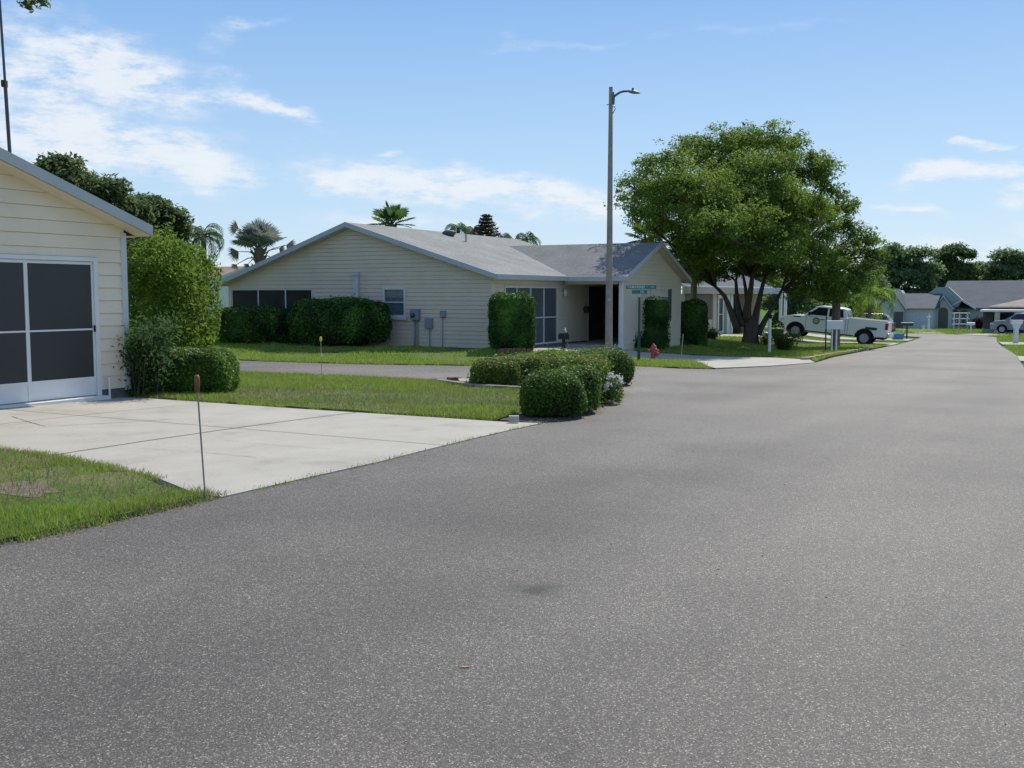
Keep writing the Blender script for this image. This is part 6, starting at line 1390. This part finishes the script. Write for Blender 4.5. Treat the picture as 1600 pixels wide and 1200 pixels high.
a = at(1590, 513, Y=84); suv('silver grey car parked before the dark screened porch', (a.x, a.y - 1.6, G(a.x, a.y) + .1), R(90), plain('car_silver', (.20, .23, .28), .25, .55, .3))
# blue bin, mailboxes and the white stand at the road end
a = at(1403, 529, Y=66); t = thing('recycling_bin', 'blue plastic recycling bin behind the tailgate of the truck', 'bin', (a.x, a.y, G(a.x, a.y)), HEAD)
BLUE = plain('bin_blue', (.08, .24, .40), .5, .3); m = MB(); m.add([(-.2, -.28, 0), (.2, -.28, 0), (.2, .28, 0), (-.2, .28, 0), (-.24, -.34, .40), (.24, -.34, .40), (.24, .34, .40), (-.24, .34, .40)], [(0,3,2,1),(0,1,5,4),(1,2,6,5),(2,3,7,6),(3,0,4,7),(4,5,6,7)]); m.build('tub', BLUE, t, bevel=.02)
m = MB(); m.box(-.26, .26, -.36, .36, .38, .42); m.build('rim', BLUE, t)
DKG = plain('dark_post', (.035, .045, .04), .6)
mailbox_post('mailbox', 'dark mailbox on a dark post at the kerb beyond the white truck', 1419, 529, 503.5, 18, True, plain('mailbox_dark', (.05, .055, .055), .5), DKG, rz=R(-90) + .2, L=.75, Y=68)
mailbox_post('mailbox', 'small white mailbox beside the tiered white stand at the road end', 1519, 520, 503.5, 14, True, WHITE, WHITE, rz=R(-75), L=.6, Y=86)
def big_white_mailbox():
    a = at(1587, 530, Y=61); t = thing('mailbox', 'white mailbox with flared bracket post on the lawn before the silver car', 'mailbox', (a.x, a.y, G(a.x, a.y)), HEAD); k = 61 / FPX; h = at(1587, 500.5, Y=61).z - t.location.z
    m = MB(); m.prism([(-.08, -.12, -.1), (-.08, .12, -.1), (-.08, .12, h - .52), (-.08, .28, h - .2), (-.08, -.28, h - .2), (-.08, -.12, h - .52)], (.16, 0, 0)); m.build('post', plain('grey_white', (.55, .60, .64), .5), t)
    m = MB(); m.box(-.12, .12, -.33, .33, h - .198, h - .02); b = m.build('box', WHITE, t, bevel=.03); m = MB(); m.box(-.14, .14, -.37, .37, h - .02, h + .02); m.build('lid', WHITE, b)
big_white_mailbox()
def stand():
    a = at(1501, 516, Y=98); t = thing('plant_stand', 'white tiered plant stand on the lawn at the road end', 'plant stand', (a.x, a.y, G(a.x, a.y)), HEAD); k = 98 / FPX; h = at(1501, 488.5, Y=98).z - t.location.z
    for i in range(3):
        z = h - i * .52; m = MB(); m.box(-.3, .3, -.72, .72, z - .1, z); m.build('shelf', WHITE, t)
    for y in (-.66, .60, .1): m = MB(); m.box(-.05, .05, y, y + .10, -.05, h - .005); m.build('post', WHITE, t)
    m = MB()
    for i in range(3):
        for y in (-.4, .1, .5): m.ball((-.1, y - .05, h - .52 * i - .3), .11, 8)
    m.build('pot', plain('pots', (.35, .36, .36), .7), t)
stand()
def statue(px, py, Y, h, label):
    a = at(px, py, Y=Y); t = thing('garden_ornament', label, 'garden ornament', (a.x, a.y, G(a.x, a.y) - .06), HEAD)
    m = MB(); m.lathe([(0, 0), (.3, 0), (.28, .1), (.12, .18), (.09, h * .55), (.12, h * .6), (.06, h * .68), (0, h * .68)], n=12); m.build('pedestal', WHITE, t, smooth=True)
    m = MB(); m.lathe([(0, h * .68), (.26, h * .76), (.30, h * .8), (.05, h * .82), (.07, h * .92), (0, h)], n=12); m.build('bowl', WHITE, t, smooth=True)
statue(1451, 512, 108, 1.75, 'tall thin white bird bath on the far lawn'); statue(1443, 512, 106, .55, 'low white ornament beside the tall white bird bath')
f = at(1473, 512, Y=116); sprays('shrub', 'dark round shrub at the arched entry of the far grey house', 'shrub', (f.x, f.y, G(f.x, f.y)), 40, 1.7, .9, FERN, leaf=.25, per=40, seed=19)
f = at(1530, 515, Y=112); sprays('shrub', 'purple leaved shrub under the arched windows of the far grey house', 'shrub', (f.x, f.y, G(f.x, f.y)), 36, 1.5, 1.1, foliage('purple_leaves', [(.05, .015, .025), (.10, .03, .05)], .2), leaf=.25, per=36, seed=20)
# small twig on the road
def twig():
    a = at(737, 1043); t = MB(); t.prism([(0, 0, 0), (.03, .008, 0), (.055, .003, 0), (.03, -.006, 0)], (0, 0, .003)); o = t.build('fallen_leaf', plain('leaf_tan', (.45, .25, .15), .7)); o.location = (a.x, a.y, .002); o.rotation_euler = (0, 0, HEAD + 1.6); tag(o, 'small tan fallen leaf lying on the asphalt', 'leaf')
twig()
